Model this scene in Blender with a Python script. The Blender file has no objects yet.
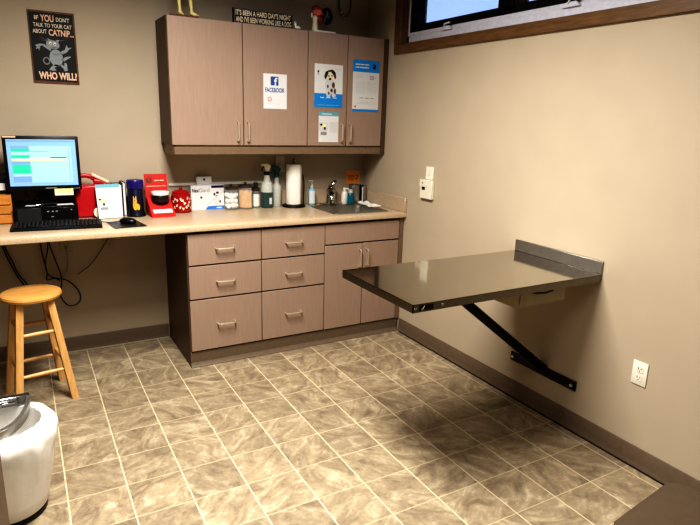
import bpy, bmesh, math, random
from mathutils import Vector, Matrix, noise as mnoise
random.seed(7)
S = bpy.context.scene
COL = S.collection
PI = math.pi

# ------------------------------------------------------------------ materials
def lin(c):
    return tuple((v/12.92 if v <= .04045 else ((v+.055)/1.055)**2.4) for v in c)
def rgb(r, g, b):
    return lin((r/255, g/255, b/255))
MATS = {}
def mat(name, col, rough=.5, metal=0., var=.06, scale=40, bump=0., bscale=200, emit=0., alpha=None, trans=0., stretch=None, spec=.5, rvar=0.):
    if name in MATS: return MATS[name]
    m = bpy.data.materials.new(name); m.use_nodes = True
    nt = m.node_tree; N = nt.nodes; L = nt.links
    b = N['Principled BSDF']
    c = rgb(*col)
    tc = N.new('ShaderNodeTexCoord'); mp = N.new('ShaderNodeMapping')
    L.new(tc.outputs['Object'], mp.inputs[0])
    if stretch: mp.inputs['Scale'].default_value = stretch
    nz = N.new('ShaderNodeTexNoise'); nz.inputs['Scale'].default_value = scale; nz.inputs['Detail'].default_value = 4
    L.new(mp.outputs[0], nz.inputs[0])
    rp = N.new('ShaderNodeValToRGB')
    rp.color_ramp.elements[0].position = .3; rp.color_ramp.elements[1].position = .7
    rp.color_ramp.elements[0].color = tuple(v*(1-var) for v in c)+(1,)
    rp.color_ramp.elements[1].color = tuple(min(1, v*(1+var)) for v in c)+(1,)
    L.new(nz.outputs[0], rp.inputs[0]); L.new(rp.outputs[0], b.inputs['Base Color'])
    b.inputs['Roughness'].default_value = rough; b.inputs['Metallic'].default_value = metal
    b.inputs['Specular IOR Level'].default_value = spec
    if rvar:
        mr = N.new('ShaderNodeMapRange'); mr.inputs[3].default_value = max(0, rough-rvar); mr.inputs[4].default_value = rough+rvar
        L.new(nz.outputs[0], mr.inputs[0]); L.new(mr.outputs[0], b.inputs['Roughness'])
    if bump:
        n2 = N.new('ShaderNodeTexNoise'); n2.inputs['Scale'].default_value = bscale; n2.inputs['Detail'].default_value = 3
        L.new(mp.outputs[0], n2.inputs[0])
        bp = N.new('ShaderNodeBump'); bp.inputs['Strength'].default_value = bump; bp.inputs['Distance'].default_value = .002
        L.new(n2.outputs[0], bp.inputs['Height']); L.new(bp.outputs[0], b.inputs['Normal'])
    if emit:
        L.new(rp.outputs[0], b.inputs['Emission Color']); b.inputs['Emission Strength'].default_value = emit
    if trans: b.inputs['Transmission Weight'].default_value = trans; b.inputs['IOR'].default_value = 1.2
    if alpha is not None: b.inputs['Alpha'].default_value = alpha
    MATS[name] = m
    return m

def tile_mat():
    m = bpy.data.materials.new('stone_look_vinyl_tile'); m.use_nodes = True
    nt = m.node_tree; N = nt.nodes; L = nt.links; b = N['Principled BSDF']
    def math_(op, a, bb=None, c=None):
        n = N.new('ShaderNodeMath'); n.operation = op
        for i, v in enumerate((a, bb, c)):
            if v is None: continue
            if isinstance(v, (int, float)): n.inputs[i].default_value = v
            else: L.new(v, n.inputs[i])
        return n.outputs[0]
    T = .2292
    tc = N.new('ShaderNodeTexCoord'); sp = N.new('ShaderNodeSeparateXYZ'); L.new(tc.outputs['Object'], sp.inputs[0])
    u = math_('DIVIDE', math_('ADD', sp.outputs[0], 1.671+T*40), T)
    v = math_('DIVIDE', math_('ADD', sp.outputs[1], 1.886+T*40), T)
    cu = math_('FLOOR', u); cv = math_('FLOOR', v); fu = math_('FRACT', u); fv = math_('FRACT', v)
    def edge(f, w, soft):
        d = math_('MINIMUM', f, math_('SUBTRACT', 1., f))
        r = N.new('ShaderNodeMapRange'); r.inputs[1].default_value = w; r.inputs[2].default_value = w+soft
        r.inputs[3].default_value = 1; r.inputs[4].default_value = 0
        L.new(d, r.inputs[0]); return r.outputs[0]
    gu = edge(fu, .0055, .010); gv = math_('MULTIPLY', edge(fv, .004, .012), .6)  # lines along x fainter: light on the tile bevels put into the colour
    g = math_('MAXIMUM', gu, gv)
    cm = N.new('ShaderNodeCombineXYZ'); L.new(cu, cm.inputs[0]); L.new(cv, cm.inputs[1])
    wn = N.new('ShaderNodeTexWhiteNoise'); wn.noise_dimensions = '3D'; L.new(cm.outputs[0], wn.inputs[0])
    # rotate + offset the veins in every tile
    fc = N.new('ShaderNodeCombineXYZ'); L.new(fu, fc.inputs[0]); L.new(fv, fc.inputs[1])
    vr = N.new('ShaderNodeVectorRotate'); vr.rotation_type = 'Z_AXIS'; vr.inputs['Center'].default_value = (.5, .5, 0)
    sc_ = N.new('ShaderNodeSeparateColor'); L.new(wn.outputs['Color'], sc_.inputs[0]); sepc = sc_.outputs[1]
    q = math_('MULTIPLY', math_('FLOOR', math_('MULTIPLY', wn.outputs[0], 3.99)), PI/2)
    L.new(fc.outputs[0], vr.inputs[0]); L.new(math_('ADD', math_('ADD', q, .3), math_('MULTIPLY', sepc, .9)), vr.inputs['Angle'])
    off = N.new('ShaderNodeVectorMath'); off.operation = 'MULTIPLY_ADD'
    L.new(wn.outputs['Color'], off.inputs[0]); off.inputs[1].default_value = (9, 9, 9); L.new(vr.outputs[0], off.inputs[2])
    ms = N.new('ShaderNodeMapping'); ms.inputs['Scale'].default_value = (1.0, 1.9, 1); L.new(off.outputs[0], ms.inputs[0])
    n1 = N.new('ShaderNodeTexNoise'); n1.inputs['Scale'].default_value = 1.7; n1.inputs['Detail'].default_value = 10
    n1.inputs['Roughness'].default_value = .68; n1.inputs['Distortion'].default_value = .9; L.new(ms.outputs[0], n1.inputs[0])
    n2 = N.new('ShaderNodeTexNoise'); n2.inputs['Scale'].default_value = 14; n2.inputs['Detail'].default_value = 6; L.new(off.outputs[0], n2.inputs[0])
    mx0 = math_('ADD', math_('MULTIPLY', n1.outputs[0], .82), math_('MULTIPLY', n2.outputs[0], .18))
    rp = N.new('ShaderNodeValToRGB'); e = rp.color_ramp.elements
    e[0].position = .36; e[0].color = rgb(124, 111, 94)+(1,)
    e[1].position = .66; e[1].color = rgb(186, 174, 152)+(1,)
    k = e.new(.46); k.color = rgb(145, 131, 110)+(1,)
    k = e.new(.545); k.color = rgb(160, 146, 123)+(1,)
    L.new(mx0, rp.inputs[0])
    # tile-to-tile shade
    hs = N.new('ShaderNodeHueSaturation'); L.new(rp.outputs[0], hs.inputs['Color'])
    L.new(math_('ADD', .93, math_('MULTIPLY', wn.outputs[0], .14)), hs.inputs['Value'])
    mx = N.new('ShaderNodeMix'); mx.data_type = 'RGBA'; L.new(g, mx.inputs[0]); L.new(hs.outputs[0], mx.inputs[6])
    mx.inputs[7].default_value = rgb(214, 199, 168)+(1,)
    L.new(mx.outputs[2], b.inputs['Base Color'])
    b.inputs['Roughness'].default_value = .42
    bp = N.new('ShaderNodeBump'); bp.inputs['Strength'].default_value = .25; bp.inputs['Distance'].default_value = .002
    L.new(math_('SUBTRACT', mx0, g), bp.inputs['Height']); L.new(bp.outputs[0], b.inputs['Normal'])
    return m

def speckle_mat():
    m = mat('speckled_laminate_worktop', (198, 179, 154), .32, var=.04, scale=30)
    nt = m.node_tree; N = nt.nodes; L = nt.links; b = N['Principled BSDF']
    base = b.inputs['Base Color'].links[0].from_socket
    tc = N.new('ShaderNodeTexCoord')
    n = N.new('ShaderNodeTexNoise'); n.inputs['Scale'].default_value = 260; n.inputs['Detail'].default_value = 2; L.new(tc.outputs['Object'], n.inputs[0])
    r = N.new('ShaderNodeValToRGB'); r.color_ramp.elements[0].position = .36; r.color_ramp.elements[1].position = .5
    r.color_ramp.elements[0].color = (.74, .68, .60, 1); r.color_ramp.elements[1].color = (1, 1, 1, 1); L.new(n.outputs[0], r.inputs[0])
    mx = N.new('ShaderNodeMix'); mx.data_type = 'RGBA'; mx.blend_type = 'MULTIPLY'; mx.inputs[0].default_value = 1
    L.new(base, mx.inputs[6]); L.new(r.outputs[0], mx.inputs[7]); L.new(mx.outputs[2], b.inputs['Base Color'])
    return m

M_wall = mat('tan_wall_paint', (187, 174, 154), .75, var=.02, scale=6, bump=.12, bscale=160)
M_ceil = mat('ceiling_greyed_less_bounce', (150, 144, 134), .9)  # unseen ceiling, greyed down to send less light back onto the walls
M_tile = tile_mat()
M_base = mat('taupe_rubber_base', (116, 101, 85), .45)
M_caulk = mat('light_caulk_line', (190, 178, 155), .6)
M_trimwood = mat('brown_stained_wood', (118, 90, 60), .4, var=.25, scale=9, stretch=(6, 1, 8))
M_lam = mat('taupe_wood_laminate', (163, 142, 127), .42, var=.045, scale=14, stretch=(9, 9, .6))
M_lamd = mat('laminate_darkened_as_shade', (96, 78, 62), .5, var=.05, scale=14, stretch=(9, 9, .6))  # laminate with the shade of the cabinet sides put into its colour
M_lamedge = mat('laminate_edge_band', (132, 112, 92), .45)
M_gap = mat('shadow_gap_interior', (30, 24, 20), .8)
M_nick = mat('brushed_nickel', (232, 222, 204), .38, .85, var=.03)
M_speck = speckle_mat()
M_steel = mat('stainless_sheet', (196, 192, 184), .085, 1., var=.03, scale=6, stretch=(1, 30, 1), rvar=.03)
M_steel2 = mat('stainless_brushed', (172, 168, 162), .45, 1., var=.05)
M_sink = mat('stainless_sink_bowl', (176, 172, 164), .38, .9, var=.05)
M_chrome = mat('chrome', (205, 203, 200), .08, 1., var=.02)
M_chromed = mat('dark_chrome', (150, 150, 152), .25, 1., var=.05)
M_black = mat('black_plastic', (18, 18, 19), .38, var=.1)
M_blackm = mat('black_painted_steel', (22, 22, 23), .45, var=.1)
M_key = mat('keycap_black', (34, 34, 36), .5)
M_dkgrey = mat('dark_grey_plastic', (50, 51, 54), .42)
M_white = mat('white_plastic', (232, 228, 214), .4, var=.02)
M_ivory = mat('ivory_plastic', (226, 221, 204), .42, var=.02)
M_paper = mat('white_paper', (218, 218, 217), .7, var=.015)
M_stool = mat('honey_beech_wood', (206, 166, 112), .35, var=.12, scale=12, stretch=(7, 7, 1))
M_stools = mat('honey_beech_seat', (206, 160, 100), .25, var=.12, scale=8, stretch=(1, 9, 1))
M_drawerwood = mat('orange_pine', (196, 138, 74), .4, var=.15, scale=8, stretch=(1, 1, 9))
M_bag = mat('white_plastic_bag', (232, 230, 225), .35, var=.02, scale=12, bump=1.0, bscale=22)
M_vinyl = mat('brown_vinyl', (90, 76, 62), .42, var=.06, bump=.15, bscale=300)
M_red = mat('red_plastic', (184, 36, 46), .35, var=.05)
M_redp = mat('red_printed_card', (190, 56, 52), .5, var=.05)
M_redc = mat('red_glazed_ceramic', (158, 28, 34), .2, var=.08)
M_pink = mat('pink_plastic', (206, 120, 112), .4, var=.25, scale=50)
M_bone = mat('yellowed_bone_plastic', (226, 212, 150), .5, var=.1)
M_blue = mat('bright_blue_print', (30, 142, 214), .5, var=.02)
M_fbblue = mat('social_blue_print', (64, 92, 156), .5, var=.02)
M_teal = mat('teal_print', (110, 172, 186), .5, var=.02)
M_greyp = mat('grey_print', (150, 152, 154), .6, var=.02)
M_ltgrey = mat('light_grey_print', (206, 208, 208), .6, var=.02)
M_ink = mat('dark_ink_print', (48, 40, 38), .6, var=.02)
M_redprint = mat('red_print', (214, 84, 70), .6)
M_catgrey = mat('grey_blue_print', (150, 156, 158), .6, var=.03)
M_signblack = mat('black_sign_face', (26, 24, 22), .6)
M_cream = mat('cream_print', (228, 216, 192), .6, var=.02)
M_peach = mat('peach_print', (232, 196, 170), .6, var=.02)
M_rust = mat('rust_brown_edge', (110, 74, 50), .6, var=.25)
M_orange = mat('orange_note', (250, 172, 96), .7, var=.04)
M_yellow = mat('pale_yellow_sticker', (240, 232, 170), .6)
M_purple = mat('purple_plastic', (46, 36, 110), .3)
M_dkblue = mat('dark_navy_tub', (30, 30, 52), .3)
M_ydog = mat('yellow_print', (226, 182, 70), .6, var=.1)
M_navy = mat('navy_plastic', (24, 28, 74), .4)
M_tealp = mat('teal_plastic', (44, 92, 94), .4)
M_tealliq = mat('dark_teal_liquid', (62, 84, 84), .25)
M_soap = mat('teal_soap', (10, 104, 124), .2)
M_frost = mat('frosted_plastic', (206, 208, 200), .4, alpha=.85)
M_clear = mat('clear_glass', (236, 240, 240), .06, alpha=.12, spec=.8)
M_pane = mat('window_glass', (255, 255, 255), .02, var=0, alpha=.10)
M_cotton = mat('cotton', (240, 236, 224), .9, var=.05, bump=.6, bscale=80)
M_sticks = mat('birch_sticks', (214, 170, 110), .6, var=.28, scale=120, stretch=(4, 4, .3))
M_towel = mat('white_paper_towel', (232, 228, 218), .85, var=.02, bump=.3, bscale=160)
M_ltblue = mat('pale_blue_plastic', (140, 178, 190), .35)
M_wframe = mat('white_vinyl_frame', (232, 233, 244), .35)
M_bframe = mat('black_sash', (22, 22, 26), .4)
M_drawerbox = mat('beige_painted_metal', (172, 160, 134), .45)
M_green = mat('green_bead', (40, 150, 120), .3)
M_scr = mat('screen_pale_blue', (140, 178, 222), .3, var=.01, emit=.27)
M_scr2 = mat('screen_light_blue', (160, 194, 230), .3, var=.01, emit=.27)
M_scrg = mat('screen_green', (60, 206, 160), .3, var=.01, emit=.27)
M_scrb = mat('screen_slate', (128, 160, 200), .3, var=.01, emit=.27)
M_scry = mat('screen_yellow', (222, 236, 160), .3, var=.01, emit=.27)
M_scrn = mat('screen_navy', (70, 90, 170), .3, var=.01, emit=.27)

# ------------------------------------------------------------------ mesh kit
class MB:
    def __init__(s): s.b = bmesh.new()
    def box(s, x0, x1, y0, y1, z0, z1, bev=0., seg=1, rot=None, at=None):
        r = bmesh.ops.create_cube(s.b, size=1)['verts']
        for v in r: v.co = Vector(((x0+x1)/2+v.co.x*(x1-x0), (y0+y1)/2+v.co.y*(y1-y0), (z0+z1)/2+v.co.z*(z1-z0)))
        if rot is not None:
            c = Vector(at) if at else Vector(((x0+x1)/2, (y0+y1)/2, (z0+z1)/2))
            bmesh.ops.rotate(s.b, verts=r, cent=c, matrix=rot)
        if bev:
            es = list({e for v in r for e in v.link_edges})
            bmesh.ops.bevel(s.b, geom=es, offset=bev, segments=seg, profile=.5, affect='EDGES')
        return s
    def lathe(s, prof, cx=0, cy=0, n=32, sx=1, sy=1, cap=True, wob=None):
        rings = []
        for (r, z) in prof:
            rings.append([s.b.verts.new((cx+sx*r*math.cos(2*PI*i/n)*(wob(i, z) if wob else 1), cy+sy*r*math.sin(2*PI*i/n)*(wob(i, z) if wob else 1), z)) for i in range(n)])
        for a, c in zip(rings, rings[1:]):
            for i in range(n): s.b.faces.new((a[i], a[(i+1) % n], c[(i+1) % n], c[i]))
        if cap:
            if prof[0][0] > 1e-6: s.b.faces.new(rings[0][::-1])
            if prof[-1][0] > 1e-6: s.b.faces.new(rings[-1])
        return s
    def tube(s, pts, r, n=8, smooth=0):
        pts = [Vector(p) for p in pts]
        for _ in range(smooth):
            q = [pts[0]]
            for a, c in zip(pts, pts[1:]): q += [a*.75+c*.25, a*.25+c*.75]
            pts = q+[pts[-1]]
        rs = r if isinstance(r, (list, tuple)) else [r]*len(pts)
        if len(rs) != len(pts): rs = [rs[0]+(rs[-1]-rs[0])*i/(len(pts)-1) for i in range(len(pts))]
        rings = []; prev = None
        for i, p in enumerate(pts):
            t = (pts[min(i+1, len(pts)-1)]-pts[max(i-1, 0)]).normalized()
            if prev is None:
                a = Vector((0, 0, 1)) if abs(t.z) < .9 else Vector((1, 0, 0))
                u = t.cross(a).normalized()
            else: u = (prev-t*prev.dot(t)).normalized()
            prev = u; w = t.cross(u)
            rings.append([s.b.verts.new(p+(u*math.cos(2*PI*k/n)+w*math.sin(2*PI*k/n))*rs[i]) for k in range(n)])
        for a, c in zip(rings, rings[1:]):
            for k in range(n): s.b.faces.new((a[k], a[(k+1) % n], c[(k+1) % n], c[k]))
        s.b.faces.new(rings[0][::-1]); s.b.faces.new(rings[-1])
        return s
    def prism(s, pts, d0, d1, axis='y', bev=0., seg=2):
        # polygon in the plane across `axis`, extruded from d0 to d1
        def P(a, c, d):
            return {'y': (a, d, c), 'z': (a, c, d), 'x': (d, a, c)}[axis]
        A = [s.b.verts.new(P(a, c, d0)) for a, c in pts]; B = [s.b.verts.new(P(a, c, d1)) for a, c in pts]
        n = len(pts); fs = [s.b.faces.new(A), s.b.faces.new(B[::-1])]
        for i in range(n): fs.append(s.b.faces.new((A[i], B[i], B[(i+1) % n], A[(i+1) % n])))
        if bev:
            es = list({e for f in fs[:2] for e in f.edges})
            bmesh.ops.bevel(s.b, geom=es, offset=bev, segments=seg, profile=.5, affect='EDGES')
        return s
    def ball(s, c, r, sx=1, sy=1, sz=1, n=16):
        vs = bmesh.ops.create_uvsphere(s.b, u_segments=n, v_segments=max(6, n//2), radius=r)['verts']
        for v in vs: v.co = Vector((c[0]+v.co.x*sx, c[1]+v.co.y*sy, c[2]+v.co.z*sz))
        return s
    def torus(s, c, R, r, rx=1, rz=1, n=28, m=8):
        pts = [(c[0]+R*rx*math.cos(2*PI*i/n), c[1], c[2]+R*rz*math.sin(2*PI*i/n)) for i in range(n)]
        rings = []
        for i in range(n):
            a = 2*PI*i/n; e = Vector((math.cos(a), 0, math.sin(a)))
            rings.append([s.b.verts.new(Vector(pts[i])+e*r*math.cos(2*PI*k/m)+Vector((0, 1, 0))*r*math.sin(2*PI*k/m)) for k in range(m)])
        for i in range(n):
            a, b = rings[i], rings[(i+1) % n]
            for k in range(m): s.b.faces.new((a[k], a[(k+1) % m], b[(k+1) % m], b[k]))
        return s
    def build(s, name, material, parent=None, label=None):
        bmesh.ops.recalc_face_normals(s.b, faces=s.b.faces[:])
        me = bpy.data.meshes.new(name); s.b.to_mesh(me); s.b.free()
        for p in me.polygons: p.use_smooth = True
        me.set_sharp_from_angle(angle=math.radians(38))
        me.materials.append(material)
        o = bpy.data.objects.new(name, me); COL.objects.link(o)
        if parent: o.parent = parent
        if label: o['label'] = label
        return o

def thing(name, label, cat, loc=(0, 0, 0), rz=0., group=None):
    o = bpy.data.objects.new(name, None); COL.objects.link(o)
    o.location = loc; o.rotation_euler = (0, 0, rz); o.empty_display_size = .05
    o['label'] = label; o['category'] = cat
    if group: o['group'] = group
    return o
def struct(name, mb, m, parent=None):
    o = mb.build(name, m, parent)
    if parent is None: o['kind'] = 'structure'
    return o
def copy_thing(src, loc, rz=None, label=None):
    r = src.copy(); COL.objects.link(r); r.location = loc
    if rz is not None: r.rotation_euler = (0, 0, rz)
    if label: r['label'] = label
    for ch in list(src.children):
        c = ch.copy(); COL.objects.link(c); c.parent = r
        for g in list(ch.children):
            d = g.copy(); COL.objects.link(d); d.parent = c
    return r

def text(body, x0, x1, z0, z1, y, m, parent, name='lettering', bold=.0, shear=0.):
    """flat lettering facing -y fitted into the box x0..x1, z0..z1 of its parent"""
    cu = bpy.data.curves.new('t', 'FONT'); cu.body = body; cu.size = 1; cu.offset = bold; cu.extrude = 0; cu.shear = shear
    cu.resolution_u = 3
    to = bpy.data.objects.new('t', cu); COL.objects.link(to)
    dg = bpy.context.evaluated_depsgraph_get()
    me = bpy.data.meshes.new_from_object(to.evaluated_get(dg))
    bpy.data.objects.remove(to); bpy.data.curves.remove(cu)
    xs = [v.co.x for v in me.vertices]; ys = [v.co.y for v in me.vertices]
    a0, a1, b0, b1 = min(xs), max(xs), min(ys), max(ys)
    for v in me.vertices:
        v.co = Vector((x0+(v.co.x-a0)/(a1-a0)*(x1-x0), y, z0+(v.co.y-b0)/(b1-b0)*(z1-z0)))
    me.name = name; me.materials.clear(); me.materials.append(m)
    o = bpy.data.objects.new(name, me); COL.objects.link(o); o.parent = parent
    return o
def ell(cx, cz, rx, rz, n=20, rot=0.):
    out = []
    for i in range(n):
        a = 2*PI*i/n; x, z = rx*math.cos(a), rz*math.sin(a)
        out.append((cx+x*math.cos(rot)-z*math.sin(rot), cz+x*math.sin(rot)+z*math.cos(rot)))
    return out
def rect(x0, x1, z0, z1): return [(x0, z0), (x1, z0), (x1, z1), (x0, z1)]
def flat(name, polys, m, parent, layer, base=0.):
    mb = MB(); y = base-layer*.0007
    for p in polys: mb.prism(p, y, y+.0006)
    return mb.build(name, m, parent)

# ------------------------------------------------------------------ the room
XL, YF, H = -3.15, -4.7, 2.75
struct('floor', MB().box(XL-.1, .1, YF-.1, .1, -.06, 0), M_tile)
struct('ceiling', MB().box(XL-.1, .2, YF-.1, .1, H, H+.06), M_ceil)
M_wall2 = mat('wall_paint_darkened_less_bounce', (104, 92, 78), .8, var=.02, scale=6)  # unseen left and front walls, darkened so they bounce less light
struct('wall_back', MB().box(XL-.1, .1, 0, .1, 0, H), M_wall)
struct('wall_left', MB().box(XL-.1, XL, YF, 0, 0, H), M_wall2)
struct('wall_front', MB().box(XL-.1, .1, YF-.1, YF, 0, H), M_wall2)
WY0, WY1, WZ0, WZ1 = -3.05, -.466, 2.075, 2.58        # clear window opening in the right wall
w = MB()
w.box(0, .12, YF, 0, 0, WZ0); w.box(0, .12, YF, 0, WZ1, H); w.box(0, .12, WY1, 0, WZ0, WZ1); w.box(0, .12, YF, WY0, WZ0, WZ1)
struct('wall_right', w, M_wall)
def base_prof(sgn=1): return [(0, 0), (.014, 0), (.014, .004), (.009, .014), (.006, .03), (.006, .096), (.003, .1), (0, .1)]
b_ = MB(); b_.prism([(-a, c) for a, c in base_prof()], XL, -1.585, 'x'); struct('baseboard_back', b_, M_base)
b_ = MB(); b_.prism([(-a, c) for a, c in base_prof()], YF, -.612, 'y'); struct('baseboard_right', b_, M_base)
b_ = MB(); b_.prism([(XL+a, c) for a, c in base_prof()], YF, -.02, 'y'); struct('baseboard_left', b_, M_base)
struct('trim_1', MB().box(XL+.02, -1.585, -.022, -.0142, 0, .005), M_caulk)
struct('trim_2', MB().box(-.0225, -.0142, YF, -.64, 0, .0035), M_gap)

# window with brown casing and three black sliding sashes
wn = bpy.data.objects.new('window_1', None); COL.objects.link(wn); wn['kind'] = 'structure'
t = MB()
t.box(-.018, 0, WY0-.075, WY1+.075, WZ0-.062, WZ0, .003); t.box(-.018, 0, WY0-.075, WY1+.075, WZ1, WZ1+.062, .003)
t.box(-.018, 0, WY1, WY1+.075, WZ0, WZ1, .003); t.box(-.018, 0, WY0-.075, WY0, WZ0, WZ1, .003)
t.build('window_casing', M_trimwood, wn)
t = MB(); t.box(.0, .045, WY0, WY1, WZ0-.001, WZ0+.004); t.box(0, .045, WY1-.004, WY1+.001, WZ0, WZ1); t.box(0, .045, WY0, WY0+.004, WZ0, WZ1); t.box(0, .045, WY0, WY1, WZ1-.004, WZ1)
t.build('window_jamb', M_trimwood, wn)
t = MB(); t.box(.045, .11, WY0, WY1, WZ0, WZ0+.055, .003); t.box(.055, .11, WY0, WY1, WZ0+.05, WZ0+.085, .003)
t.box(.045, .11, WY0, WY1, WZ1-.04, WZ1); t.box(.045, .11, WY1-.018, WY1, WZ0, WZ1, .002); t.box(.045, .11, WY0, WY0+.018, WZ0, WZ1, .002)
t.build('window_frame', M_wframe, wn)
ys = [(-.478, -1.395), (-1.395, -2.26), (-2.26, -3.04)]
for i, (a, c) in enumerate(ys):
    d = .052
    f = MB(); z0 = WZ0+.078
    f.box(d, d+.03, c, a, z0, z0+.044, .002); f.box(d, d+.03, c, a, WZ1-.085, WZ1-.04, .002)
    f.box(d, d+.03, a-.058, a, z0, WZ1-.04, .002); f.box(d, d+.03, c, c+.058, z0, WZ1-.04, .002)
    so = f.build('window_sash', M_bframe, wn)
    g = MB(); g.box(d+.012, d+.028, a-.15, a-.058, z0+.044, WZ1-.085); g.build('inner_stile', M_dkgrey, so)
    g = MB(); g.box(d+.016, d+.020, c+.058, a-.058, z0+.044, WZ1-.085); g.build('window_pane', M_pane, so)
for y in (-.90, -1.87):
    l = MB(); l.prism([(y-.055, WZ0+.05), (y+.055, WZ0+.05), (y+.03, WZ0+.075), (y-.03, WZ0+.075)], .03, .055, 'x', .003)
    l.tube([(.035, y+.02, WZ0+.065), (.02, y, WZ0+.085), (.02, y-.05, WZ0+.088)], .006, 8)
    l.build('window_latch', M_wframe, wn)

# ------------------------------------------------------------------ base cabinets
CF, CT = -.609, .876
X0, X1, X2, X3 = -1.580, -1.107, -.649, -.040
def pull(parent, cx, cz, horizontal, ln=.112, y=CF):
    m = MB(); h = ln/2
    if horizontal: pts = [(cx-h, y, cz), (cx-h, y-.03, cz), (cx+h, y-.03, cz), (cx+h, y, cz)]
    else: pts = [(cx, y, cz-h), (cx, y-.03, cz-h), (cx, y-.03, cz+h), (cx, y, cz+h)]
    p = [Vector(q) for q in pts]
    path = [p[0], p[0].lerp(p[1], .75), p[1].lerp(p[2], .07), p[1].lerp(p[2], .93), p[3].lerp(p[2], .75), p[3]]
    m.tube(path, .0055, 8)
    return m.build('drawer_pull' if horizontal else 'door_pull', M_nick, parent)
def carcass(x0, x1, root, zt, yf, yb=0., zb=0., left=M_lamd, th=.018):
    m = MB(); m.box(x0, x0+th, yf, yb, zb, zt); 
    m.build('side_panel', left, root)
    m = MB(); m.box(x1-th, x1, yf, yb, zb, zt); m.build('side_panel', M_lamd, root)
    m = MB(); m.box(x0+th, x1-th, yb-.008, yb, zb, zt); m.box(x0+th, x1-th, yf, yb-.008, max(zb, .0)+.085 if zb == 0 else zb, (max(zb, 0)+.103) if zb == 0 else zb+.018)
    m.box(x0+th, x1-th, yf, yf+.02, zt-.03, zt)
    m.box(x0+th, x1-th, yf, yf+.004, zb+.1, zt)
    m.build('carcass', M_gap, root)
def front(x0, x1, z0, z1, root, name, y=CF):
    m = MB(); m.box(x0+.0028, x1-.0028, y, y+.019, z0+.0028, z1-.0028, .0012)
    return m.build(name, M_lam, root)
def toekick(x0, x1, root):
    m = MB(); m.box(x0, x1, CF+.010, CF+.022, 0, .1)
    m.prism([(CF+.010, 0), (CF-.006, 0), (CF-.006, .004), (CF+.004, .016), (CF+.010, .03)], x0, x1, 'x')
    m.build('toe_kick', M_base, root)
DZ = [(.106, .443), (.447, .659), (.663, .861)]
for i, (a, c, lb) in enumerate([(X0, X1, 'taupe three-drawer base cabinet at the open knee space, with exposed side panel darkened as shade'), (X1, X2, 'taupe three-drawer base cabinet between the other drawer cabinet and the sink cabinet')]):
    r = thing('drawer_cabinet', lb, 'cabinet', (a, 0, 0), group='base drawer cabinets'); wdt = c-a
    carcass(0.0003, wdt-.0003, r, CT-.0005, CF+.02, -.002)
    toekick(0, wdt, r)
    for z0, z1 in DZ[::-1]:
        d = front(0.004 if i == 0 else 0, wdt, z0, z1, r, 'drawer')
        pull(d, wdt/2-.005, (z0+z1)/2, True)
r = thing('sink_cabinet', 'taupe two-door base cabinet under the sink beside the right wall', 'cabinet', (X2, 0, 0)); wd = X3-X2
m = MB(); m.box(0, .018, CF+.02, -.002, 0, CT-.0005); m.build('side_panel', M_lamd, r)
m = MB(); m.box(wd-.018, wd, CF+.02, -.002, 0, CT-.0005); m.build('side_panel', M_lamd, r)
m = MB(); m.box(.018, wd-.018, -.010, -.002, 0, CT-.3); m.box(.018, wd-.018, CF+.02, -.010, .085, .103); m.box(.018, wd-.018, CF+.02, CF+.024, .1, CT-.0005); m.build('carcass', M_gap, r)
toekick(0, wd+.0225, r)
front(0, wd, .718, .861, r, 'false_front')
dl = front(0, .305, .104, .714, r, 'door'); dr = front(.305, wd, .104, .714, r, 'door')
pull(dl, .305-.033, .607, False, .122); pull(dr, .305+.026, .607, False, .122)
m = MB(); m.box(wd+.002, wd+.0395, CF+.004, CF+.022, .1, CT); m.build('filler_strip', M_lamedge, r)

# worktop: continuous over the desk and the cabinets, cut out for the sink
WF = -.634
SX0, SX1, SY0, SY1 = -.525, -.120, -.535, -.165
r = thing('worktop', 'long beige speckled laminate worktop running over the desk space and base cabinets', 'countertop', (0, 0, CT))
m = MB(); tp = .038
prof = [(WF+.006, 0), (WF+.001, .004), (WF, .012), (WF, .028), (WF+.003, .035), (WF+.010, tp), (SY0, tp), (SY0, 0)]
m.prism(prof, XL+.002, -.001, 'x'); m.box(XL+.002, SX0, SY0, -.001, 0, tp); m.box(SX1, -.001, SY0, -.001, 0, tp); m.box(SX0, SX1, SY1, -.001, 0, tp)
m.build('worktop_slab', M_speck, r)
m = MB(); m.box(XL+.002, -.001, -.02, -.001, tp, tp+.113, .003); m.build('backsplash', M_speck, r)
m = MB(); m.box(-.02, -.001, -.632, -.0205, tp, tp+.104, .003); m.build('backsplash', M_speck, r)

# upper cabinets
UF, UB, UT = -.3066, 1.366, 2.123
def upper(x0, gap, x1, lb, first):
    r = thing('wall_cabinet', lb, 'cabinet', (x0, 0, UB), group='wall cabinets over the worktop'); wdt = x1-x0; h = UT-UB; y = UF+.02
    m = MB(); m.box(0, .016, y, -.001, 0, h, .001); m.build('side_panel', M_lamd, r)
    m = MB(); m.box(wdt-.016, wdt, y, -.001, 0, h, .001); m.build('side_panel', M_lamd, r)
    m = MB(); m.box(.016, wdt-.016, y, -.001, 0, .016); m.box(.016, wdt-.016, y, -.001, h-.016, h); m.box(.016, wdt-.016, -.012, -.001, .016, h-.016)
    m.box(.016, wdt-.016, y, y+.004, .016, h-.016); m.build('carcass', M_lamd, r)
    g = gap-x0
    for a, c, hx in ((0, g, g-.042), (g, wdt, g+.026)):
        f = front(a, c, 0, h, r, 'door', UF)
        pull(f, hx, .093, False, .12, UF)
    m = MB(); a = .014 if first else 0
    m.box(a, wdt, UF+.002, UF+.02, -.056, -.008, .0015)
    if first: m.box(a, a+.016, UF+.02, -.001, -.056, -.001)
    m.build('light_rail', M_lamedge, r)
    return r
upper(-1.572, -1.107, -.647, 'wider taupe two-door wall cabinet on the left', True)
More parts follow.
